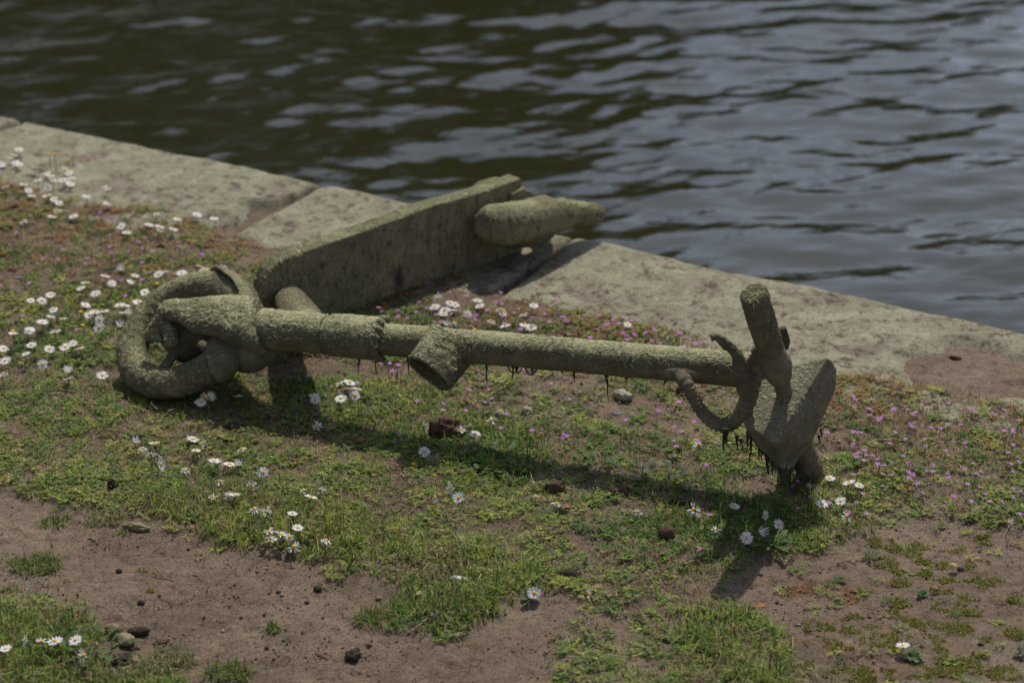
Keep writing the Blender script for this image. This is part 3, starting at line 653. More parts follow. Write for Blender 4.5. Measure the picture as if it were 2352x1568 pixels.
for x, y0, y1, r in ((1717, 1000, 1040, .0020), (1726, 1008, 1060, .0028), (1742, 1030, 1056, .0030), (1752, 1034, 1058, .0020), (1762, 1040, 1088, .0055), (1776, 1060, 1092, .0024), (1788, 1072, 1100, .0024), (1816, 1065, 1100, .0020), (1826, 1060, 1092, .0016)): hang(x, y0-12, y1, Yb+.0, r*.85, .003, random.uniform(-6, 6))
hang(1882, 1000, 1020, Yb, .0018); hang(1886, 985, 1004, Yb, .002)
hang(570, 842, 862, WC[1]-.03, .002)
# matted fibres lying on the upper sides
dg = bpy.context.evaluated_depsgraph_get()
VV, FF, CC = [], [], []; base = 0
dens = {'stem': 900, 'fork': 800, 'head_tube': 500, 'stem_collar': 450, 'deck': 1100, 'neck': 200, 'front_wheel': 700, 'latch_hood': 400, 'rear_mudguard': 300, 'display_box': 450, 'grip': 200, 'front_mudguard': 300, 'torn_rim': 120, 'mud_clump': 250}
r3 = np.random.default_rng(12)
for o in PARTS:
    k = dens.get(o.name.split('.')[0], 0)
    if not k: continue
    ev = o.evaluated_get(dg); me = ev.to_mesh(); nP = len(me.polygons)
    c = np.empty(nP*3); me.polygons.foreach_get('center', c); c = c.reshape(-1, 3); n_ = np.empty(nP*3); me.polygons.foreach_get('normal', n_); n_ = n_.reshape(-1, 3); ev.to_mesh_clear()
    wgt = np.clip(n_[:, 2]+.25, 0, 1)**1.3 if o.name != 'deck' else np.clip(n_[:, 2]*1.4, .12, 1)
    pat = sstep(.42, .6, fbm(c[:, 0]+c[:, 2], c[:, 1]-c[:, 2], 22, 3, 77)); wgt = wgt*(.25+pat)
    if wgt.sum() <= 0: continue
    i = r3.choice(nP, k, p=wgt/wgt.sum()); c = c[i]; n_ = n_[i]
    d = np.cross(n_, np.tile(nrm((.2, .9, .1)), (k, 1)))+r3.normal(0, .45, (k, 3)); d -= n_*np.sum(d*n_, 1)[:, None]; d /= np.linalg.norm(d, axis=1)[:, None]+1e-9
    sd = np.cross(n_, d); L = r3.uniform(.004, .013, k)[:, None]; wd = r3.uniform(.0004, .0009, k)[:, None]; bn = r3.normal(0, .25, k)[:, None]
    p0 = c-d*L*.5-n_*.0005; p1 = c+n_*r3.uniform(.0004, .0018, k)[:, None]+sd*bn*L*.4; p2 = c+d*L*.5+n_*r3.uniform(-.0005, .0015, k)[:, None]
    V1 = np.stack([p0-sd*wd, p0+sd*wd, p1+sd*wd+n_*.0002, p1-sd*wd-n_*.0001, p2], 1).reshape(-1, 3); b0 = base+np.arange(k)*5
    VV.append(V1); FF.append((np.stack([b0, b0+1, b0+2, b0+3], 1), np.stack([b0+3, b0+2, b0+4], 1))); base += 5*k
    col = np.array([.46, .455, .28])*r3.uniform(.45, 1.15, k)[:, None]*(np.array([.9, 1, .8]) if 'grip' in o.name else 1); CC.append(np.repeat(col, 5, 0))
me = np_mesh('dried_algae', np.concatenate(VV), [np.concatenate([f[0] for f in FF]), np.concatenate([f[1] for f in FF])], np.concatenate(CC))
o = link_me('dried_algae', me, M['earthbits'], SCO); o['kind'] = 'stuff'

# ------------------------------------------------------------------ grass, ground leaves, crumbs
cells = []
def sample(n, margin=.12, seed=1, far=False):
    r = np.random.default_rng(seed)
    if far: x = r.uniform(-3.6, 3.6, n); y = r.uniform(-3.4, 2.6, n)
    else:
        y = r.uniform(-1.38, 1.45, n); hw = (.79+(y+1.24)*.212)+margin; x = r.uniform(-1, 1, n)*hw
        keep = r.uniform(0, 1, n) < hw/1.5; x, y = x[keep], y[keep]
        # nearer ground shows finer: thin out the far part a little
    s, t = st(x, y); k = t < inner_edge(s)+.02; return x[k], y[k], r
def in_view(x, y): return (y > -1.38) & (np.abs(x) < .79+(y+1.24)*.212+.12)
LONG = [(gpoly(p), h) for p, h in [([(330, 1150), (500, 1130), (720, 1180), (930, 1230), (900, 1300), (650, 1290), (480, 1260), (330, 1230)], 1.0), ([(-50, 1400), (140, 1410), (190, 1480), (230, 1540), (420, 1560), (480, 1620), (-60, 1620)], 1.1),
    ([(920, 1270), (1150, 1290), (1260, 1380), (1150, 1460), (980, 1470), (900, 1400)], 1.0), ([(1580, 1390), (1780, 1400), (1840, 1500), (1760, 1580), (1580, 1540)], 1.3), ([(980, 960), (1220, 1000), (1230, 1110), (1080, 1110), (960, 1060)], .7), ([(640, 880), (1000, 900), (1000, 1020), (660, 1000)], .5), ([(1480, 1120), (1960, 1130), (1980, 1260), (1700, 1300), (1500, 1230)], .6)]]
def longness(x, y):
    r = np.zeros(x.shape)
    for P, h in LONG: r = np.maximum(r, h*(1-sstep(-.03, .05, sdist(x, y, P)+(fbm(x, y, 15, 2, 61)-.5)*.08)))
    return r
def reddish(x, y):
    s, t = st(x, y); a = sstep(-.62, -.38, t)*.85
    b = np.maximum(sstep(.35, 1.2, x+.0)*sstep(-.75, -.3, y)*.75, sstep(.1, .6, y)*.7)
    return np.clip(np.maximum(a, b)*(.4+1.2*fbm(x, y, 6, 3, 71)), 0, 1)
GREENS = np.array([[.052, .105, .016], [.08, .155, .022], [.145, .205, .030], [.215, .24, .042], [.09, .14, .035], [.27, .25, .07]])
DRY = np.array([[.34, .27, .15], [.26, .20, .10], [.20, .13, .07], [.38, .32, .2]]); RED = np.array([[.30, .13, .055], [.36, .19, .08], [.24, .15, .05], [.33, .23, .08]])
def pick(r, x, y, dryp=.18):
    n = len(x); g = fbm(x, y, 5, 3, 81)*5.2+r.normal(0, 1.3, n); c = GREENS[np.clip(g, 0, 5).astype(int)]*r.uniform(.85, 1.75, n)[:, None]
    u = r.uniform(0, 1, n); dz = dryp*(.3+2.4*sstep(.45, .65, fbm(x, y, 10, 3, 83)))
    c = np.where((u < dz)[:, None], DRY[r.integers(0, 4, n)]*r.uniform(.6, 1.1, n)[:, None], c)
    rd = reddish(x, y)*.62; u2 = r.uniform(0, 1, n); c = np.where((u2 < rd)[:, None], RED[r.integers(0, 4, n)]*r.uniform(.7, 1.2, n)[:, None], c); return c
def blades(x, y, h, wd, lean, r, col, z=None):
    n = len(x); z = gz(x, y)-.002 if z is None else z; a = r.uniform(0, 2*np.pi, n); dx, dy = np.cos(a), np.sin(a); lx = r.uniform(0, 2*np.pi, n)
    lx = np.where(r.uniform(0, 1, n) < .5, a+np.pi/2, lx); Lx, Ly = np.cos(lx)*lean, np.sin(lx)*lean; P = np.stack([x, y, z], 1); D = np.stack([dx, dy, 0*dx], 1)*wd[:, None]
    mid = P+np.stack([Lx*.35*h, Ly*.35*h, .62*h*np.clip(1.15-.5*lean, .25, 1)], 1); tip = P+np.stack([Lx*h, Ly*h, h*np.clip(1.05-.75*lean, .12, 1)], 1)
    V = np.stack([P-D, P+D, mid+D*.8, mid-D*.8, tip], 1).reshape(-1, 3); b = np.arange(n)*5
    c = np.repeat(col, 5, 0); return V, np.stack([b, b+1, b+2, b+3], 1), np.stack([b+3, b+2, b+4], 1), c
def build_blades(n, seed, far=False):
    x, y, r = sample(n, seed=seed, far=far)
    if far: k = ~in_view(x, y); x, y = x[k], y[k]
    so_ = soilness(x, y); lo = longness(x, y); clump = fbm(x, y, 34, 3, 91)
    p = np.clip((1-so_)*(.5+1.2*sstep(.35, .6, clump))*(.7+.6*lo), 0, 1)*(1-.45*reddish(x, y)); p = np.where(so_ > .9, 0, p)
    k = r.uniform(0, 1, len(x)) < p; x, y, lo = x[k], y[k], lo[k]; m = len(x)
    h = r.gamma(5, .0026, m)*(.75+1.05*lo); h = np.clip(h, .005, .055); wd = r.uniform(.0005, .00115, m)*(1+.25*lo); lean = np.clip(np.abs(r.normal(.75, .4, m)), 0, 1.6)
    return blades(x, y, h, wd, lean, r, pick(r, x, y))
def merge(parts):
    V, Q, T, Cc = [], [], [], []; o = 0
    for v, q, t, c in parts: V.append(v); Q.append(q+o); T.append(t+o); Cc.append(c); o += len(v)
    return np.concatenate(V), [np.concatenate(Q), np.concatenate(T)], np.concatenate(Cc)
V, Fc, Cc = merge([build_blades(560000, 101), build_blades(420000, 102, True)])
tag(link_me('grass', np_mesh('grass', V, Fc, Cc), M['plant']), 'short patchy grass between bare soil and the quay edge', 'grass', kind='stuff')
# feathery ground leaves in rosettes
def rosettes(n, seed, far=False):
    x, y, r = sample(n, seed=seed, far=far)
    if far: k = ~in_view(x, y); x, y = x[k], y[k]
    so_ = soilness(x, y); p = (1-so_)*(.3+.9*sstep(.4, .6, fbm(x, y, 13, 3, 95)))*(1-.35*np.clip(longness(x, y), 0, 1)); k = r.uniform(0, 1, len(x)) < p; x, y = x[k], y[k]; m = len(x)
    col = pick(r, x, y, .10); z = gz(x, y); nf, nl = 5, 8
    a = (r.uniform(0, 2*np.pi, m)[:, None]+np.arange(nf)*2*np.pi/nf+r.normal(0, .3, (m, nf))); L = r.uniform(.008, .020, (m, nf)); el = r.uniform(.15, .9, (m, nf))
    tt = (np.arange(nl)//2+1.5)/(nl//2+1); sgn = np.where(np.arange(nl) % 2 == 0, 1, -1)
    ca, sa_, ce, se = np.cos(a)[..., None], np.sin(a)[..., None], np.cos(el)[..., None], np.sin(el)[..., None]
    d = L[..., None]*tt; cx = x[:, None, None]+ca*ce*d; cy = y[:, None, None]+sa_*ce*d; cz = z[:, None, None]+.002+se*d*(1-.45*tt)
    ll = L[..., None]*.30*(1.2-.6*tt)*r.uniform(.7, 1.3, cx.shape); b = a[..., None]+sgn*1.05; ex, ey = np.cos(b)*ll, np.sin(b)*ll; ez = r.normal(0, .25, cx.shape)*ll
    wx, wy, wz = -np.sin(b)*ll*.34, np.cos(b)*ll*.34, r.normal(0, .12, cx.shape)*ll
    A = np.stack([cx, cy, cz], -1); E = np.stack([ex, ey, ez], -1); W = np.stack([wx, wy, wz], -1)
    Vv = np.stack([A, A+E*.55+W, A+E, A+E*.55-W], -2).reshape(-1, 3); q = np.arange(len(Vv)).reshape(-1, 4)
    cc = np.repeat(col, nf*nl*4, 0)*np.repeat(r.uniform(.75, 1.25, len(Vv)//4), 4)[:, None]
    return Vv, q, np.zeros((0, 3), int), cc
V, Fc, Cc = merge([rosettes(46000, 111), rosettes(34000, 112, True)])
tag(link_me('ground_cover', np_mesh('ground_cover', V, [Fc[0]], Cc), M['plant']), 'low feathery leaves matted among the grass', 'ground cover', kind='stuff')
# dry stems and straw bits lying about
def straws(n, seed):
    x, y, r = sample(n, seed=seed); so_ = soilness(x, y); k = r.uniform(0, 1, len(x)) < np.clip(.35+(1-so_)*.5, 0, 1); x, y = x[k], y[k]; m = len(x)
    z = gz(x, y)+r.uniform(.001, .014, m)*(1-so_[k]); a = r.uniform(0, np.pi, m); L = r.gamma(3, .0042, m)*(1-.5*so_[k]); w_ = r.uniform(.0004, .0009, m); rise = r.normal(0, .25, m)
    D = np.stack([np.cos(a), np.sin(a), rise], 1)*L[:, None]; W = np.stack([-np.sin(a), np.cos(a), 0*a], 1)*w_[:, None]; P = np.stack([x, y, z], 1)
    mid = np.stack([-np.sin(a), np.cos(a), .3+0*a], 1)*(L*r.normal(0, .15, m))[:, None]
    V = np.stack([P-D/2-W, P-D/2+W, P+mid+W, P+mid-W, P+D/2], 1).reshape(-1, 3); b = np.arange(m)*5
    rd = reddish(x, y); col = np.where((r.uniform(0, 1, m) < .15+.7*rd)[:, None], RED[r.integers(0, 4, m)], DRY[r.integers(0, 4, m)])*r.uniform(.6, 1.15, m)[:, None]
    return V, np.stack([b, b+1, b+2, b+3], 1), np.stack([b+3, b+2, b+4], 1), np.repeat(col, 5, 0)
V, Fc, Cc = merge([straws(42000, 121)])
tag(link_me('dry_stems', np_mesh('dry_stems', V, Fc, Cc), M['plant']), 'dry straw bits and reddish stems strewn over soil and grass', 'dry stems', kind='stuff')
# soil crumbs
x, y, r = sample(150000, seed=131); so_ = soilness(x, y); k = r.uniform(0, 1, len(x)) < .08+.9*so_*sstep(.35, .65, fbm(x, y, 11, 3, 132)); x, y = x[k], y[k]; m = len(x)
oc = np.array([[1, 0, 0], [-1, 0, 0], [0, 1, 0], [0, -1, 0], [0, 0, 1], [0, 0, -1]], float); of = np.array([[0, 2, 4], [2, 1, 4], [1, 3, 4], [3, 0, 4], [2, 0, 5], [1, 2, 5], [3, 1, 5], [0, 3, 5]])
sz = np.clip(r.gamma(1.6, .0006, m), .0004, .006); P = np.stack([x, y, gz(x, y)+sz*.3], 1)
V = P[:, None]+oc[None]*sz[:, None, None]*r.uniform(.55, 1.3, (m, 6, 1)); col = np.where((r.uniform(0, 1, m) < .12)[:, None], [[.36, .31, .25]], [[.19, .15, .115]])*r.uniform(.35, 1.25, m)[:, None]
Fo = (np.arange(m)[:, None, None]*6+of[None]).reshape(-1, 3)
tag(link_me('soil_crumbs', np_mesh('soil_crumbs', V.reshape(-1, 3), [Fo], np.repeat(col, 6, 0)), M['earthbits'], smooth=False), 'loose crumbs of earth and grit on the bare soil', 'soil crumbs', kind='stuff')

# ------------------------------------------------------------------ flowers
ORD = ['first', 'second', 'third', 'fourth', 'fifth', 'sixth', 'seventh', 'eighth', 'ninth', 'tenth', 'eleventh', 'twelfth', 'thirteenth', 'fourteenth', 'fifteenth', 'sixteenth', 'seventeenth', 'eighteenth', 'nineteenth', 'twentieth']
TENS = {2: 'twenty', 3: 'thirty', 4: 'forty', 5: 'fifty'}
def ordn(i):
    if i < 20: return ORD[i]
    t, u = divmod(i+1, 10); return (TENS[t]+'-'+ORD[u-1]) if u else {3: 'thirtieth', 4: 'fortieth', 5: 'fiftieth'}[t]
def ground_hit(px, py, zh):
    """ground place whose point zh above it is seen at px,py"""
    p = at(px, py, zh); return p[0], p[1], gz1(p[0], p[1])
def petals_mesh(seed, n, R, cup, irregular):
    rr = random.Random(seed); bm = bmesh.new()
    for layer in range(2):
        for i in range(n):
            if rr.random() < irregular*.4: continue
            a = 2*math.pi*(i+layer*.5)/n+rr.uniform(-.12, .12)*(1+irregular*3); L = R*rr.uniform(.85, 1.08); wd = R*.085*rr.uniform(.8, 1.2); dz = cup*R*rr.uniform(.5, 1.5)-layer*.0006
            ca, sa_ = math.cos(a), math.sin(a); pts = [(.22, .6, 0), (.6, 1, .5), (.88, .95, .85), (1, .35, 1)]; lf, rt = [], []
            tw = rr.uniform(-.3, .3)*(1+irregular*2)
            for t, w_, q in pts:
                z = dz*q+(irregular*rr.uniform(-.15, .15)*R*t); lf.append(bm.verts.new((ca*L*t-sa_*wd*w_, sa_*L*t+ca*wd*w_, z+tw*wd*w_))); rt.append(bm.verts.new((ca*L*t+sa_*wd*w_, sa_*L*t-ca*wd*w_, z-tw*wd*w_)))
            for j in range(3): bm.faces.new((lf[j], rt[j], rt[j+1], lf[j+1]))
    me = bpy.data.meshes.new('petals'); bm.to_mesh(me); bm.free(); me.materials.append(M['petal']); return me
PET = {'open': [petals_mesh(i, random.choice((15, 17, 19)), .0122, random.uniform(-.05, .18), .15) for i in range(5)], 'messy': [petals_mesh(20+i, 13, .0118, random.uniform(-.3, .4), 1) for i in range(3)], 'cup': [petals_mesh(30+i, 15, .0100, 1.1, .3) for i in range(2)], 'reflex': [petals_mesh(40, 13, .0095, -1.0, .5)]}
bm = bmesh.new(); bmesh.ops.create_uvsphere(bm, u_segments=14, v_segments=8, radius=.0036)
for v in bm.verts: v.co.z = v.co.z*.55+.0006
DISC = bpy.data.meshes.new('disc'); bm.to_mesh(DISC); bm.free(); DISC.materials.append(M['disc'])
DISC.polygons.foreach_set('use_smooth', np.ones(len(DISC.polygons), bool))
bm = bmesh.new(); bmesh.ops.create_uvsphere(bm, u_segments=10, v_segments=6, radius=.0028)
for v in bm.verts: v.co.z = v.co.z*.6-.0014
CALYX = bpy.data.meshes.new('calyx'); bm.to_mesh(CALYX); bm.free(); CALYX.materials.append(M['stalk'])
def daisy(px, py, kind='open', face=0, h=None, size=1.0):
    h = h or random.uniform(.024, .036)+(.010 if 1150 < py < 1290 and px < 760 or py > 1440 and px < 240 else 0); x, y, z0 = ground_hit(px, py, h); hd = np.array([x, y, h]); bx_, by_ = x+random.uniform(-.008, .008), y+random.uniform(-.004, .008); zb = gz1(bx_, by_)-.002
    root = empty('daisy', (bx_, by_, zb))
    if face == 1: n = nrm((random.uniform(-.25, .25), -.75, .8))
    elif face == 2: n = nrm((random.choice((-1, 1))*.9, -.35, .35))
    elif face == 3: n = nrm((random.uniform(-.4, .4), .8, .5))
    else: n = nrm((random.uniform(-.32, .36), random.uniform(-.35, .35), 1))
    rot = Vector(n).to_track_quat('Z', 'Y').to_matrix().to_4x4() @ Matrix.Rotation(random.uniform(0, 6.28), 4, 'Z')
    loc = Vector((hd[0]-bx_, hd[1]-by_, hd[2]-zb)); s = size*random.uniform(.74, 1.02)
    p = bpy.data.objects.new('petals', random.choice(PET[kind])); COL.objects.link(p); p.parent = root; p.matrix_local = Matrix.Translation(loc) @ rot @ Matrix.Scale(s, 4)
    d = bpy.data.objects.new('disc', DISC); COL.objects.link(d); d.parent = root; d.matrix_local = Matrix.Translation(loc) @ rot @ Matrix.Scale(s*(1 if kind != 'cup' else .7), 4)
    c = bpy.data.objects.new('calyx', CALYX); COL.objects.link(c); c.parent = root; c.matrix_local = Matrix.Translation(loc) @ rot @ Matrix.Scale(s, 4)
    bm = bmesh.new(); e = np.array(loc)-np.array(n)*.002; P, Rr = spline([np.array([0, 0, 0.]), e*.5+np.array([0, 0, .003])-np.array([n[0], n[1], 0])*.003, e], [.0008, .0007, .0007], 3); loft(bm, P, Rr, 5)
    link_bm('stalk', bm, M['stalk'], root)
    return root
STATE = {('open', 0): 'open daisy', ('open', 1): 'open daisy facing the viewer', ('open', 2): 'edge-on daisy', ('messy', 0): 'ragged daisy', ('messy', 1): 'ragged daisy', ('cup', 0): 'half-closed daisy', ('cup', 2): 'half-closed daisy', ('messy', 2): 'ragged sideways daisy', ('reflex', 1): 'daisy with petals bent back', ('messy', 3): 'ragged daisy', ('open', 3): 'daisy turned away'}
ANCH = [((90, 400), 'patch by the leftmost slab'), ((130, 520), 'upper left turf'), ((350, 525), 'turf near the long left slab'), ((300, 640), 'turf above the front wheel'), ((110, 710), 'upper patch left of the wheel'), ((110, 810), 'lower patch left of the wheel'), ((240, 740), 'strip touching the wheel'),
        ((500, 920), 'shade below the wheel'), ((780, 905), 'tuft below the collar'), ((420, 1030), 'turf below the wheel'), ((600, 1130), 'turf above the leafy clump'), ((650, 1240), 'leafy clump by the soil'), ((120, 1475), 'bottom left corner'),
        ((1050, 990), 'turf around the brown clod'), ((1080, 710), 'turf below the deck'), ((1180, 730), 'turf just behind the stem'), ((1420, 740), 'turf behind the right stem'), ((1050, 1180), 'middle turf'), ((1250, 1370), 'bottom middle turf'),
        ((1560, 1150), 'turf left of the handlebar'), ((1720, 1220), 'shade below the handlebar'), ((1910, 1140), 'turf right of the handlebar'), ((2320, 1200), 'right edge turf'), ((2075, 1480), 'bottom right soil'), ((1600, 1020), 'turf under the hose'), ((2000, 950), 'turf right of the box'), ((2200, 1050), 'upper right turf'), ((2150, 1150), 'turf above the right soil'), ((1350, 1000), 'turf below the stem'), ((900, 850), 'soil under the stem'), ((1500, 930), 'turf left of the hose')]
def near_anchor(px, py): return min(range(len(ANCH)), key=lambda i: (ANCH[i][0][0]-px)**2+((ANCH[i][0][1]-py)*1.6)**2)
def label_all(items, group, cat):
    by = {}
    for o, px, py, txt in items: by.setdefault((near_anchor(px, py)), []).append((px, py, o, txt))
    for a, lst in by.items():
        lst.sort(key=lambda q: q[0])
        for i, (px, py, o, txt) in enumerate(lst):
            if len(lst) == 1: lab = f'{txt}, alone in the {ANCH[a][1]}'
            else: lab = f'{txt}, {ordn(i)} from left in the {ANCH[a][1]}'
            tag(o, lab, cat, group)
def cv(lst, ox, oy, k, sx=1): return [(ox+k*q[0], oy+k*q[1], *(q[2:] or ())) for q in lst]
D = []
D += cv([(130, 310), (75, 368), (105, 400), (130, 415), (4, 412), (237, 430), (325, 470), (445, 450, 'messy'), (455, 530, 'messy'), (490, 505), (258, 522), (328, 565, 'open', 1), (38, 567), (163, 552), (197, 594), (220, 627), (323, 625), (370, 650), (403, 678), (395, 725, 'messy'), (357, 767), (505, 770), (158, 800, 'messy'), (592, 630), (730, 577, 'messy'), (830, 835), (865, 880), (1017, 830), (1092, 838), (1092, 865), (1184, 858), (1073, 752), (1213, 787), (1345, 760), (1465, 783), (825, 1138, 'cup'), (722, 1173), (925, 1175), (893, 1213), (765, 1228), (582, 1218), (555, 1262), (655, 1298), (345, 1303), (287, 1343), (210, 1343), (990, 1285), (1085, 1165), (1130, 1140, 'messy'), (1243, 1158), (1367, 1108), (1395, 1135), (1520, 1125), (585, 1375), (365, 1405), (820, 1378), (860, 1382), (715, 1413), (650, 1420), (610, 1443), (878, 1427, 'open', 1), (345, 1452), (430, 1470), (287, 1487), (680, 1472, 'open', 1), (678, 1527, 'open', 1), (205, 1543), (380, 1560, 'messy'), (945, 1353), (340, 490), (360, 525, 'messy'), (470, 470), (480, 545), (100, 350), (430, 520)], 0, 238.9, .3359)
D += [(12, 828), (67, 759), (72, 792), (60, 812), (97, 740), (98, 836, 'open', 1), (113, 801), (150, 797), (168, 788), (183, 801), (157, 856, 'cup'), (156, 870), (235, 862), (8, 858, 'messy'), (8, 800), (275, 750, 'cup'), (285, 718), (30, 765)]
D += cv([(472, 88, 'cup'), (1373, 288), (1455, 275, 'cup'), (1627, 247, 'messy'), (2145, 235), (2155, 270, 'open', 1), (2170, 445, 'messy', 1), (2325, 165, 'messy'), (2325, 262, 'open', 1), (1318, 540), (1375, 575, 'messy', 2), (1340, 620), (1057, 567), (925, 565, 'cup'), (975, 600, 'messy'), (1030, 645, 'messy', 3), (1075, 650, 'messy', 3), (1100, 712, 'open', 2), (1465, 690), (1515, 720, 'messy', 2), (1570, 710), (1625, 722, 'cup'), (1270, 750, 'messy'), (1797, 768, 'open', 1), (1650, 605, 'messy'), (1505, 827, 'messy'), (1725, 865, 'messy', 1), (1460, 935, 'messy'), (1565, 930, 'open', 1), (1605, 920), (2085, 888, 'messy'), (2190, 888, 'messy', 3), (2125, 935), (1742, 1015, 'messy'), (1825, 1035, 'messy', 1), (2000, 1045)], 0, 826.9, .3359)
D += cv([(180, 870, 'messy', 2), (285, 878, 'messy'), (378, 882), (515, 872), (38, 932), (572, 975, 'messy', 2), (1840, 130, 'messy'), (1855, 185, 'messy'), (2035, 105), (1980, 165, 'messy'), (2010, 235, 'messy', 1), (1920, 150, 'messy'), (2230, 190, 'messy')], 0, 1176, .3359)
D += cv([(713, 353, 'open', 1), (948, 665, 'open', 1), (1170, 135, 'messy'), (735, 200, 'open', 2), (965, 203, 'messy'), (1060, 232), (890, 605, 'open', 2), (785, 665, 'messy', 2), (2178, 762, 'messy', 1), (1620, 705, 'messy')], 735, 918.75, .3359)
D += [(1227, 1361, 'open', 1), (1353, 1364, 'messy', 2)]
D += cv([(1155, 90, 'cup'), (1130, 175), (1220, 205), (1310, 150), (1295, 205), (1430, 240, 'open', 1), (1520, 115), (1545, 165), (1300, 325, 'messy'), (1240, 345, 'cup'), (1735, 195, 'messy'), (1755, 235, 'messy'), (1645, 300, 'messy'), (1775, 345), (1940, 250, 'messy'), (2035, 160), (1950, 335), (2010, 362), (1270, 140), (415, 920), (395, 985, 'open', 1), (265, 1012), (345, 866), (1200, 240)], 716.6, 661.5, .2502)
D += cv([(695, 190), (1350, 1292, 'reflex', 1)], 1267.9, 698.2, .2502)
D += cv([(1165, 480), (1280, 505), (1340, 520), (1228, 617), (1115, 637), (1268, 710, 'messy', 1), (578, 650), (328, 668, 'messy', 1), (770, 705, 'open', 2), (850, 760, 'open', 1), (652, 843, 'open', 1), (468, 792, 'messy'), (2262, 750, 'messy', 2), (730, 805, 'cup', 2)], 1470, 918.75, .375)
D += [(2074, 1482)]
items = []
for q in D:
    k = q[2] if len(q) > 2 else 'open'; fc_ = q[3] if len(q) > 3 else 0
    o = daisy(q[0], q[1], k, fc_); items.append((o, q[0], q[1], STATE.get((k, fc_), 'white daisy')))
label_all(items, 'daisies in the turf', 'daisy')
# mauve five-petalled flowers
def mauve_mesh(seed):
    rr = random.Random(seed); bm = bmesh.new()
    for i in range(5):
        a = 2*math.pi*i/5+rr.uniform(-.1, .1); L = .0054*rr.uniform(.9, 1.15); wd = .0016; ca, sa_ = math.cos(a), math.sin(a); zz = rr.uniform(-.001, .0022); lf = []; rt = []
        for t, w_ in ((.05, .25), (.5, .95), (.85, .9), (1, .4)):
            lf.append(bm.verts.new((ca*L*t-sa_*wd*w_, sa_*L*t+ca*wd*w_, .030+zz*t))); rt.append(bm.verts.new((ca*L*t+sa_*wd*w_, sa_*L*t-ca*wd*w_, .030+zz*t)))
        for j in range(3): bm.faces.new((lf[j], rt[j], rt[j+1], lf[j+1]))
    n = len(bm.faces); lx, ly = rr.uniform(-.008, .008), rr.uniform(-.004, .008); P, Rr = spline([np.array([lx, ly, -.004]), np.array([lx*.6, ly*.6, .013]), np.array([0, 0, .0298])], [.0006, .0005, .0005], 3); loft(bm, P, Rr, 4)
    bm.faces.ensure_lookup_table()
    for i, f_ in enumerate(bm.faces): f_.material_index = 0 if i < n else 1
    me = bpy.data.meshes.new('storksbill_flower'); bm.to_mesh(me); bm.free(); me.materials.append(M['pink']); me.materials.append(M['redstalk']); return me
MAU = [mauve_mesh(i) for i in range(6)]
Pk = cv([(600, 185), (680, 205), (810, 212), (890, 250), (945, 232), (790, 265), (1060, 343), (1400, 95), (1285, 243), (1220, 282), (1130, 258), (1470, 365), (1750, 148), (1715, 130), (1750, 272), (1870, 237), (2020, 290), (1935, 88), (1930, 133), (2240, 140), (2280, 110), (2300, 272), (2315, 308), (2160, 248), (1925, 400), (2305, 415), (1715, 52), (2055, 22), (700, 693), (745, 738), (800, 710), (595, 700), (1040, 887), (1425, 930), (1750, 875), (1632, 907), (2165, 875), (1650, 1022), (1575, 1062), (980, 1042), (1162, 1045), (1200, 1127), (1395, 1125), (1185, 1192), (1460, 1277), (1755, 1283), (1785, 1138), (2050, 1305), (2128, 1350), (2305, 1362), (790, 1340), (415, 866), (350, 945), (1550, 805), (1885, 743)], 716.6, 661.5, .2502)
Pk += cv([(95, 125), (108, 160), (270, 42), (345, 105), (408, 237), (100, 270), (530, 140), (470, 97), (595, 180), (650, 98), (660, 245), (580, 278), (680, 292), (738, 325), (820, 185), (910, 227), (912, 325), (800, 262), (935, 368), (1195, 330), (1200, 390), (1355, 370), (1145, 262), (725, 165), (185, 880), (412, 838), (770, 772), (890, 680), (1145, 868), (940, 982), (673, 1065), (1325, 1077), (1430, 1130), (1212, 1183), (1140, 1125), (1155, 1260), (1150, 1318), (1320, 1255), (1390, 1235), (1500, 1278), (100, 1215), (175, 1208), (1425, 1490), (830, 1475), (635, 1555), (2190, 410), (2270, 455)], 1267.9, 698.2, .2502)
Pk += cv([(1290, 35), (1398, 57), (1553, 47), (1385, 98), (1487, 105), (1475, 138), (1630, 77), (1680, 72), (1750, 42), (1620, 138), (1702, 160), (1787, 162), (1880, 148), (1975, 157), (1980, 95), (2035, 52), (2140, 82), (1133, 178), (1305, 270), (1460, 270), (1520, 268), (1560, 203), (2245, 187), (2282, 203), (2270, 270), (2262, 320), (2290, 377), (1358, 367), (1435, 343), (1605, 345), (1675, 378), (1762, 385), (1452, 390), (1515, 403), (1480, 453), (1548, 465), (1640, 435), (1712, 500), (1885, 455), (1988, 422), (2055, 427), (2055, 462), (2012, 520), (1720, 568), (1918, 597), (1950, 597), (2142, 565), (2150, 628), (2205, 622), (2068, 662), (2298, 603), (2285, 545), (2330, 572), (2320, 688), (2035, 618), (1895, 657), (2090, 330), (2260, 422), (990, 490), (1025, 520), (1112, 570), (1030, 590), (975, 665), (1165, 628), (1285, 675), (1368, 703), (960, 545), (793, 805), (365, 708), (400, 708), (1335, 567), (412, 405), (12, 397), (332, 895), (88, 68)], 1470, 918.75, .375)
Pk += cv([(5, 470), (82, 533), (275, 615), (390, 553), (185, 750), (127, 878), (705, 733), (765, 785), (803, 790), (635, 638), (757, 977), (443, 1000), (392, 1066), (478, 1127), (495, 1190), (145, 1192), (200, 1227), (348, 1217), (868, 1005), (767, 1027), (998, 917), (962, 953), (977, 983), (1040, 997), (1227, 955), (1218, 980), (977, 1086), (1017, 1153), (970, 1193), (1365, 1025), (975, 840), (1140, 748), (1538, 835), (1620, 898), (610, 1043), (858, 1317), (160, 1443), (510, 1547), (850, 1187), (262, 757), (10, 1247), (300, 1060), (560, 1080), (680, 1120), (90, 960)], 0, 238.9, .3359)
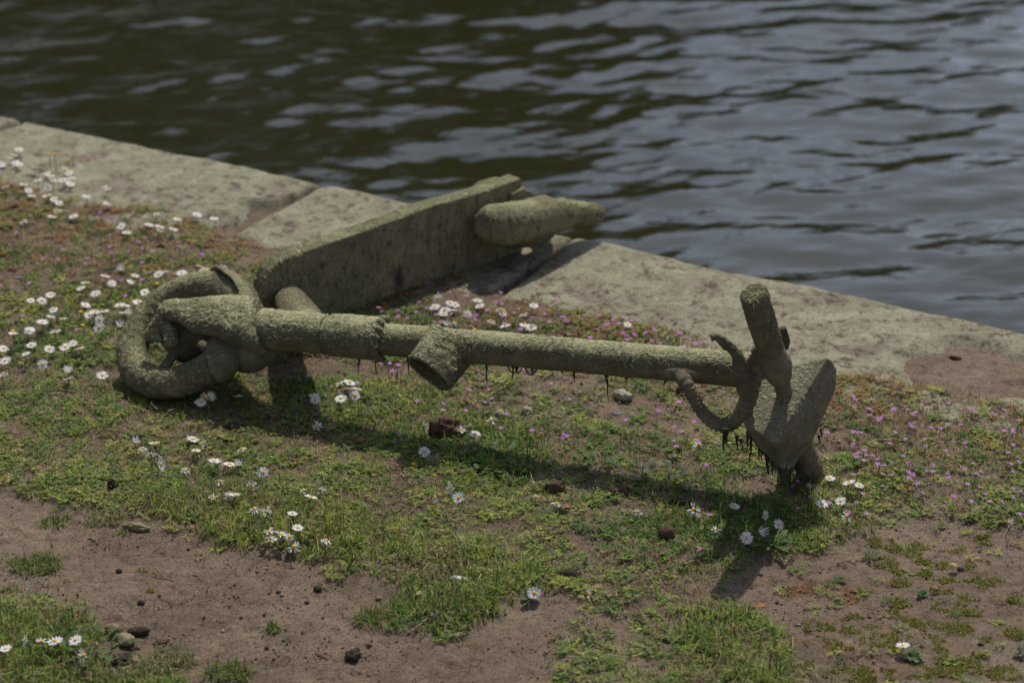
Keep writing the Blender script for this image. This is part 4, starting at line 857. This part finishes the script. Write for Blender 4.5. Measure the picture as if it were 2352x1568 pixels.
rp = random.Random(9)
for _ in range(max(0, 292-len(Pk))):
    if rp.random() < .5: px = rp.uniform(960, 1640); py = 690+(px-960)*.12+rp.uniform(0, 45)
    else: px = rp.uniform(1950, 2345); py = rp.uniform(890+(px-1950)*.12, 1150)
    Pk.append((px, py))
items = []
for px, py in Pk:
    x, y, z0 = ground_hit(px, py, gz1(*at(px, py, .03)[:2])+.028); o = bpy.data.objects.new('storksbill_flower', random.choice(MAU)); COL.objects.link(o); o.location = (x, y, z0)
    s = random.uniform(.72, 1.08); o.scale = (s, s, 1); o.rotation_euler = (random.uniform(-.12, .35), random.uniform(-.15, .15), random.uniform(0, 6.28)); items.append((o, px, py, 'small mauve flower'))
label_all(items, 'mauve flowers in the turf', 'wildflower')
# yellow buttons
items = []
bm = bmesh.new(); bmesh.ops.create_uvsphere(bm, u_segments=12, v_segments=8, radius=.0042)
for v in bm.verts: v.co.z = v.co.z*.6+.03
nf_ = len(bm.faces); loft(bm, [np.array([0, .004, -.03]), np.array([0, .001, .01]), np.array([0, 0, .028])], [.0008, .0008, .0008], 5); bm.faces.ensure_lookup_table()
for i, f_ in enumerate(bm.faces): f_.material_index = 0 if i < nf_ else 1
YB = bpy.data.meshes.new('yellow_flower'); bm.to_mesh(YB); bm.free(); YB.materials.append(M['disc']); YB.materials.append(M['stalk'])
for px, py, h in [(113, 356, .06), (125, 354, .06), (156, 368, .05), (360, 652, .03), (190, 747, .03), (29, 760, .03), (185, 716, .03), (950, 1065, .018), (1018+72, 757, .03)]:
    x, y, z0 = ground_hit(px, py, h); o = bpy.data.objects.new('yellow_flower', YB); COL.objects.link(o); o.location = (x, y, h-.03); items.append((o, px, py, 'yellow button flower'))
label_all(items, 'yellow button flowers', 'wildflower')

# ------------------------------------------------------------------ leafy rosettes and tufts
def leaf_mesh(L, w_, curl=.3):
    bm = bmesh.new(); ts = [0, .15, .4, .65, .85, 1]; ws = [.12, .2, .55, 1, .85, .12]; A = []
    for t, q in zip(ts, ws):
        z = math.sin(t*1.5)*L*.5*(1-curl*t); A.append([bm.verts.new((L*t, s_*w_*q, z+abs(s_)*w_*.25*q)) for s_ in (-1, 0, 1)])
    for i in range(5):
        for k in range(2): bm.faces.new((A[i][k], A[i][k+1], A[i+1][k+1], A[i+1][k]))
    me = bpy.data.meshes.new('leaf'); bm.to_mesh(me); bm.free(); return me
def rosette(px, py, n, L, w_, label, name='leaf_rosette', m='leaf', spread=0, flat=.5):
    p = at(px, py, .005); z = gz1(p[0], p[1]); root = empty(name, (p[0], p[1], z)); tag(root, label, 'plant')
    lm = leaf_mesh(L, w_); lm.materials.append(M[m]); lm.polygons.foreach_set('use_smooth', np.ones(len(lm.polygons), bool))
    for i in range(n):
        o = bpy.data.objects.new('leaf', lm); COL.objects.link(o); o.parent = root; s = random.uniform(.6, 1.15); o.scale = (s, s, s); a = 2.4*i+random.uniform(-.3, .3)
        o.rotation_euler = (random.uniform(-.3, .3), random.uniform(-.5, .25)*flat, a); r_ = spread*math.sqrt(random.random()); o.location = (r_*math.cos(a), r_*math.sin(a), random.uniform(0, .004))
for a in [(1775, 1262, 14, .036, .0045, 'rosette of long narrow green leaves under the lowest daisy by the handlebar'), (1213, 1390, 9, .020, .006, 'small spoon leaved rosette under the lone bottom daisy'), (2098, 1512, 12, .020, .006, 'leafy rosette below the daisy on bare soil bottom right'),
          (650, 1235, 46, .020, .006, 'broad leafy clump with ragged daisies at the edge of the bare soil', 'leafy_clump', 'leaf', .06), (1140, 1075, 40, .024, .006, 'dark lobed leafy clump below the brown clod', 'leafy_clump', 'leaf', .055), (1530, 1115, 34, .022, .006, 'grey green leafy clump left of the handlebar foot', 'leafy_clump', 'greyleaf', .055),
          (2118, 1362, 10, .012, .004, 'small leafy rosette alone on the right bare soil'), (2000, 1275, 10, .018, .0035, 'leafy rosette at the near edge of the shaded turf'), (1925, 1328, 9, .012, .0035, 'tiny rosette above the rusty brown patch'), (2345, 1500, 16, .018, .003, 'silvery leaved plant at the bottom right corner', 'leaf_rosette', 'greyleaf'),
          (660, 1475, 3, .012, .004, 'tiny seedling low on the bare soil near the green tuft'), (700, 975, 20, .022, .007, 'pale leafy clump in the stem shadow below the wheel', 'leafy_clump', 'greyleaf', .03), (1370, 1100-20, 16, .02, .005, 'small leafy clump in the middle of the turf', 'leafy_clump', 'leaf', .03), (1735, 1000, 9, .03, .009, 'bright broad leaves behind the hanging weeds'), (215, 1500, 26, .026, .006, 'leafy clump in the bottom left corner grass', 'leafy_clump', 'leaf', .05)]: rosette(*a)
def tuft(px, py, n, h, rad, label, pal='green', name='grass_tuft', grp='isolated grass tufts on the bare soil'):
    r = np.random.default_rng(int(px*7+py)); p = at(px, py, .002); rr = rad*np.sqrt(r.uniform(0, 1, n)); a = r.uniform(0, 6.28, n); x = p[0]+rr*np.cos(a); y = p[1]+rr*np.sin(a)*.75
    if pal == 'moss': col = np.array([[.19, .20, .035], [.26, .25, .05], [.13, .17, .03], [.28, .20, .06]])[r.integers(0, 4, n)]*r.uniform(.7, 1.15, n)[:, None]
    elif pal == 'rust': col = RED[r.integers(0, 2, n)]*r.uniform(.7, 1.3, n)[:, None]
    elif pal == 'pale': col = np.array([[.26, .24, .11], [.17, .19, .07], [.33, .29, .16]])[r.integers(0, 3, n)]*r.uniform(.7, 1.15, n)[:, None]
    else: col = GREENS[r.integers(0, 5, n)]*r.uniform(.75, 1.2, n)[:, None]; col = np.where((r.uniform(0, 1, n) < .18)[:, None], DRY[r.integers(0, 4, n)]*.9, col)
    if pal == 'moss': k_ = fbm(x, y, 60, 2, 97) > .46; k_ = k_ if k_.mean() > .3 else k_ | True; x, y, col = x[k_], y[k_], col[k_]; n = len(x)
    V, q, t, c = blades(x, y, h*r.uniform(.5, 1.1, n), r.uniform(.0007, .0012, n), np.clip(np.abs(r.normal(.8, .35, n)), 0, 1.5), r, col)
    V = V-np.array([p[0], p[1], 0]); o = link_me(name, np_mesh(name, V, [q, t], c), M['plant']); o.location = (p[0], p[1], 0); tag(o, label, 'moss' if pal == 'moss' else 'grass tuft', grp)
for a in [(85, 1300, 380, .022, .045, 'round green grass tuft near the left edge of the bare soil'), (240, 1195, 260, .024, .034, 'pale yellowish grass tuft on the upper left soil', 'pale'), (128, 1198, 170, .020, .030, 'thin grass tuft left of the pale yellowish one'), (170, 1337, 60, .010, .012, 'tiny round green tuft below the larger round one', 'moss'),
          (285, 1228, 90, .014, .016, 'small green tuft between the pale tuft and the pale dropping'), (632, 1452, 90, .024, .014, 'small upright green tuft low in the middle of the bare soil'), (870, 1432, 220, .028, .040, 'spiky grass tuft left of the big tussock'), (270, 1450, 50, .012, .010, 'little moss tuft above the three droppings', 'moss'),
          (230, 1465, 90, .014, .018, 'small tuft between corner grass and droppings'), (385, 1530, 320, .034, .045, 'pale spiky tuft at the bottom left', 'pale'), (525, 1556, 260, .032, .036, 'green tuft at the bottom frame edge'), (330, 1313, 40, .010, .009, 'tiny tuft on the soil right of the pale dropping', 'moss'), (345, 1360, 40, .012, .008, 'tiny tuft below the dry grass stem', 'moss'),
          (30, 1290, 60, .014, .012, 'little green tuft at the left frame edge'), (30, 1358, 60, .016, .016, 'pale little tuft at the left frame edge', 'pale'), (1050, 1415, 700, .036, .065, 'large dark green tussock at the lower middle soil edge'), (1860, 1565, 120, .03, .05, 'sprawling pale tuft at the bottom right', 'pale')]: tuft(*a)
ms = cv([(1495, 300, 1.4), (1565, 355, .8), (1825, 305, 1), (1980, 315, 1.2), (1785, 380, .8), (1885, 410, .8), (1600, 420, 1), (2035, 400, 1), (2170, 420, 1.2), (2090, 440, .7), (1845, 475, 1), (2020, 525, 1), (1560, 560, 1.7), (1905, 590, 1.8), (1300, 625, .8), (1095, 675, 1.5), (1370, 715, 2), (2035, 620, .9), (1575, 635, .8), (1670, 660, .9), (1790, 690, 1.2), (1950, 720, 1.4), (1800, 785, 1.2), (1560, 755, 1.4), (1460, 830, 1.8), (1120, 800, 1.8), (2080, 775, 1), (2180, 690, .7), (1840, 855, .7), (2080, 870, .7), (2000, 940, 1.8), (1860, 915, .9), (2230, 985, 1.6), (1040, 950, 1.7), (1300, 1000, 2.2), (1700, 990, 1.6), (1850, 1000, 1.6), (2300, 740, 1.2), (1660, 240, 1), (1740, 290, .8), (1700, 200, 1.1), (1910, 210, 1.3), (2110, 160, 1.1), (1370, 475, .8), (1720, 355, .8), (1310, 830, .7), (1540, 995, .9), (1600, 1010, 1.2), (2290, 520, .7), (1550, 850, .9), (1480, 180, 1.4), (1550, 210, .9)], 1470, 1176, .375)
ms.sort(key=lambda q: q[0])
ms = [(x, y, ms_) for x, y, ms_ in ms]
for i, (x, y, s) in enumerate(ms):
    tuft(x, y, int(300*s*s+90), .010, .018*s, ('larger ' if s > 1.3 else 'small ')+f'yellow green moss cushion, {ordn(i)} from left on the right bare soil', 'moss', 'moss_cushion', 'moss cushions on the bare soil')
for x, y in ((1855, 1352), (1925, 1370), (1840, 1340), (1960, 1340), (1955, 1310)): pass
tuft(1865, 1352, 500, .008, .045, 'rusty red dry moss patch, left half, on the soil lower right', 'rust', 'dry_moss_patch', 'rusty dry moss'); tuft(1935, 1362, 420, .008, .035, 'rusty red dry moss patch, right half, on the soil lower right', 'rust', 'dry_moss_patch', 'rusty dry moss')

# ------------------------------------------------------------------ droppings, clods, stones, litter
def clod(px, py, dims, rot, m, label, name, cat, z=0, rough=.25, group=None):
    bm = bmesh.new(); bmesh.ops.create_icosphere(bm, subdivisions=4, radius=1); r = random.Random(px*3+py)
    sd = r.uniform(0, 50)
    from mathutils import noise as mn
    for v in bm.verts:
        n = mn.fractal(v.co*1.6+Vector((sd, 0, 0)), 1, 2, 4); n2 = mn.noise(v.co*6+Vector((sd, 3, 0))); v.co = v.co*(1+rough*n+rough*.35*n2); v.co = Vector((v.co.x*dims[0], v.co.y*dims[1], v.co.z*dims[2]))
    p = at(px, py, dims[2]*.6+z); zz = gz1(p[0], p[1]); o = link_bm(name, bm, M[m]); o.location = (p[0], p[1], zz+dims[2]*.62+z); o.rotation_euler = (0, 0, rot); tag(o, label, cat, group); return o
clod(1306, 1337, (.021, .0075, .0070), -.15, 'dung_dark', 'dark cylindrical dropping lying right of the lone bottom daisy', 'dropping', 'dropping', rough=.12)
clod(318, 1457, (.019, .0085, .008), .25, 'dung_dark', 'dark dropping at the right of the three piled at bottom left', 'dropping', 'dropping', rough=.15)
clod(262, 1457, (.015, .009, .009), -.3, 'dung_pale', 'grey white speckled dropping at the left of the three piled', 'dropping', 'dropping', rough=.2)
clod(289, 1478, (.017, .013, .010), -.6, 'dung_pale', 'tan and brown dropping nearest the viewer in the pile of three', 'dropping', 'dropping', rough=.15)
clod(282, 1522, (.015, .009, .007), .1, 'dung_dark', 'black crumbly dropping below the pile of three', 'dropping', 'dropping', rough=.5)
clod(374, 1487, (.012, .008, .006), .1, 'dung_brown', 'brown crumbly clod right of the pile of three', 'clod', 'clod', rough=.5)
clod(811, 1518, (.014, .010, .009), .8, 'dung_dark', 'dark mossy clod alone on the soil at the bottom', 'clod', 'clod', rough=.4)
clod(315, 1217, (.024, .009, .008), -.3, 'dung_pale', 'pale fibrous dropping on the soil edge below the grass', 'dropping', 'dropping', rough=.3)
clod(258, 1122, (.009, .008, .011), 0, 'dung_dark', 'dark upright clod in the turf left of the daisies', 'clod', 'clod', rough=.3)
clod(1022, 994, (.035, .024, .017), -.1, 'dung_brown', 'large brown crumbly clod in the turf below the stem', 'clod', 'clod', rough=.45)
clod(997, 1068, (.014, .011, .010), .4, 'dung_pale', 'tan clod just below the daisy near the brown clod', 'clod', 'clod', rough=.4)
clod(1277, 1134, (.017, .012, .011), 0, 'dung_brown', 'reddish brown round clod in the middle turf', 'clod', 'clod', rough=.35)
clod(1412, 1140, (.013, .010, .008), 0, 'dung_brown', 'small brown clod beside an ochre leaf', 'clod', 'clod', rough=.35)
clod(1531, 1240, (.014, .012, .012), 0, 'dung_brown', 'dark round clod left of the shaded daisies', 'clod', 'clod', rough=.2)
clod(1565, 1168, (.018, .009, .005), -.3, 'dung_dark', 'flat dark clod left of the ragged daisy', 'clod', 'clod', rough=.3)
clod(1431, 921, (.019, .011, .011), -.7, 'pebble', 'pale pointed stone in the turf below the stem', 'stone', 'stone', rough=.25)
clod(1210, 952, (.011, .009, .010), .3, 'pebble', 'pale rounded stone left of the pointed one', 'stone', 'stone', rough=.2)
clod(1418, 959, (.011, .010, .0022), 0, 'greystone', 'thin round grey disc like stone on bare soil', 'stone', 'stone', rough=.04)
clod(1148, 962, (.010, .008, .008), .3, 'pebble', 'tan stone behind the ragged daisy by the brown clod', 'stone', 'stone', rough=.25)
clod(790, 915, (.014, .011, .013), .3, 'dung_pale', 'tan clod between the daisies below the stem collar', 'clod', 'clod', rough=.4)
clod(752, 993, (.016, .009, .008), .2, 'dung_pale', 'brown fibrous dropping in the stem shadow', 'dropping', 'dropping', rough=.4)
clod(540, 992, (.020, .007, .006), .1, 'dung_dark', 'flat dark clod in the sunny turf below the wheel', 'clod', 'clod', rough=.35)
clod(1545, 1085-20, (.012, .008, .006), .1, 'dung_pale', 'small tan clod below the pale stone and bare soil', 'clod', 'clod', rough=.3)
clod(1575, 910, (.020, .013, .010), .2, 'dung_brown', 'rough brown clod of earth left of the cable hose', 'clod', 'clod', rough=.3)
clod(1646, 985, (.030, .007, .006), -.75, 'pebble', 'long pale stone behind the cable hose', 'stone', 'stone', rough=.15)
clod(1660, 641, (.018, .012, .010), .2, 'dung_dark', 'dark clump lying on the quay slab behind the upper grip', 'clump', 'clump', rough=.5)
clod(380, 438, (.009, .007, .008), .2, 'dung_pale', 'small brown pebble on the left slab', 'stone', 'stone', rough=.3)
clod(858, 505, (.012, .008, .009), .2, 'dung_dark', 'dark scrap of moss on the slab just behind the deck', 'clump', 'clump', rough=.5)
clod(570, 683-2, (.010, .009, .012), .2, 'dung_dark', 'dark stone between the front mudguard and the deck', 'stone', 'stone', rough=.3)
clod(290, 400, (.026, .009, .006), -.25, 'dung_dark', 'dark splinter with a shiny end on the far left slab', 'splinter', 'splinter', rough=.35)
clod(375, 402, (.010, .006, .005), 0, 'greystone', 'small bluish grey chip on the far left slab', 'stone', 'stone', rough=.3)
clod(2195, 822, (.012, .005, .004), -.4, 'dung_dark', 'dark twiggy clump on the right slab beside the hollow', 'clump', 'clump', rough=.6)
clod(1295, 568, (.030, .020, .006), -.4, 'dung_brown', 'orange brown moss cushion in the joint behind the mudguard', 'moss', 'moss', rough=.5)
clod(1056, 1352, (.015, .006, .005), -.2, 'shell', 'white broken shell in the grass left of the lone daisy', 'shell', 'shell', rough=.35)
clod(870, 1380, (.005, .004, .004), 0, 'dung_pale', 'little olive pellet at the tussock edge', 'pellet', 'pellet', rough=.1)
for (x, y, s_, lab) in [(325, 1389, .006, 'small black pellet in the middle of the left bare soil'), (274, 1317, .005, 'small dark pellet above the tiny round tuft'), (705, 1388, .004, 'tiny dark pellet on the soil near the tussock'), (640, 1365, .004, 'tiny dark pellet left of the tiny one near the tussock'), (730, 1356, .007, 'grey green pellet at the right side of the left bare soil'), (2207, 1302, .006, 'grey pebble among the moss cushions'), (2285, 1175, .006, 'dark pebble beside the right turf edge')]:
    clod(x, y, (s_, s_*.8, s_*.7), 0, 'dung_dark' if 'pebble' not in lab else 'greystone', lab, 'pellet', 'pellet', rough=.25)
# scattered earth lumps in the joint hollow
rr = random.Random(3)
for i, (x, y, sz_) in enumerate([(640, 500, .012), (662, 488, .014), (690, 478, .010), (715, 464, .012), (655, 512, .010), (700, 495, .009), (676, 505, .011), (735, 455, .008), (625, 515, .008)]):
    clod(x, y, (sz_*1.3, sz_, sz_*.7), rr.uniform(0, 3), 'dung_brown', f'brown lump of earth, {ordn(sorted([640,662,690,715,655,700,676,735,625]).index(x))} from left in the broken joint between slabs', 'earth_lump', 'earth', z=-.008, rough=.35, group='earth lumps in the slab joint')
# dry leaves, twigs, feather
def dryleaf(px, py, L, label, m='dryleaf', name='dry_leaf', cat='leaf'):
    bm = bmesh.new(); r = random.Random(px); A = []
    for i in range(7):
        t = i/6; w_ = L*.32*math.sin(math.pi*min(1, t*.92+.06))*r.uniform(.75, 1.15); A.append([bm.verts.new((L*(t-.5), s*w_, .004+abs(s)*L*.18*r.uniform(.4, 1.3)+L*.1*math.sin(3*t))) for s in (-1, -.4, .4, 1)])
    for i in range(6):
        for k in range(3): bm.faces.new((A[i][k], A[i][k+1], A[i+1][k+1], A[i+1][k]))
    p = at(px, py, .006); o = link_bm(name, bm, M[m]); sd_ = o.modifiers.new('thickness', 'SOLIDIFY'); sd_.thickness = .0008; o.location = (p[0], p[1], gz1(p[0], p[1])+.004); o.rotation_euler = (r.uniform(-.3, .3), r.uniform(-.3, .3), r.uniform(-1, 1)); tag(o, label, cat)
dryleaf(1300, 1188, .030, 'curled orange brown dead leaf in the middle turf'); dryleaf(1442, 1136, .018, 'flat ochre dead leaf beside a small clod'); dryleaf(1232, 1162, .022, 'narrow pale curled leaf in the middle turf', 'straw'); dryleaf(2146, 1354, .016, 'small tan dead leaf among the moss cushions')
dryleaf(828, 1025, .018, 'small brown dead leaf in the turf by the leafy shade'); dryleaf(965, 1382, .016, 'pale brown leaf scrap at the soil edge near the tussock', 'straw'); dryleaf(1748, 1396, .026, 'brown leaf strip below the rusty patch'); dryleaf(2190, 1300, .018, 'grey leaf scrap among the moss cushions', 'straw'); dryleaf(245, 492, .03, 'small pale feather in the turf by the left slab', 'feather', 'feather', 'feather')
def twig(pts, r, label, m='straw', name='twig'):
    P = []
    for px, py, h in pts: p = at(px, py, h); P.append(np.array([p[0], p[1], gz1(p[0], p[1])+h+.0015]))
    c = P[0].copy(); P = [p-c for p in P]; P, Rr = spline(P, np.linspace(r, r*.5, len(P)), 5); bm = bmesh.new(); loft(bm, P, Rr, 6); o = link_bm(name, bm, M[m]); o.location = c; tag(o, label, 'twig')
twig([(355, 1306, .012), (368, 1318, .006), (382, 1330, .0), (400, 1337, 0)], .0016, 'frayed dry grass stem on the left bare soil')
twig([(725, 1520-10, 0), (740, 1518, 0), (754, 1526, 0)], .0016, 'short reddish twig low on the bare soil', 'redstalk'); twig([(441, 1328, 0), (456, 1330, 0)], .0016, 'tiny red twig in the left bare soil', 'redstalk')
twig([(14, 1212, 0), (45, 1218, 0), (56, 1228, .0), (52, 1238, 0), (40, 1247, 0)], .0006, 'thin pale curved thread on the soil at the left edge', 'straw')
twig([(2020, 1545, 0), (2050, 1544, 0), (2078, 1546, 0)], .0012, 'thin dark twig at the bottom right', 'redstalk'); twig([(1990, 1240, .0), (2010, 1212, .0)], .001, 'short straw leaning at the right turf edge'); twig([(1855, 1237, .012), (1862, 1256, .0)], .0018, 'stubby straw below the daisies by the handlebar')
for a, b, c, d, lab in [(1155, 625, 1166, 645, 'dry stem leaning furthest left before the deck end'), (1190, 622, 1206, 643, 'second dry stem leaning before the deck end'), (1037, 678, 1050, 705, 'dry stem poking up under the middle of the deck'), (2020, 838, 2012, 865, 'single dry stem rising behind the display box')]:
    twig([(c, d, 0), ((a+c)/2, (b+d)/2, .014), (a, b, .030)], .0012, lab, 'straw')
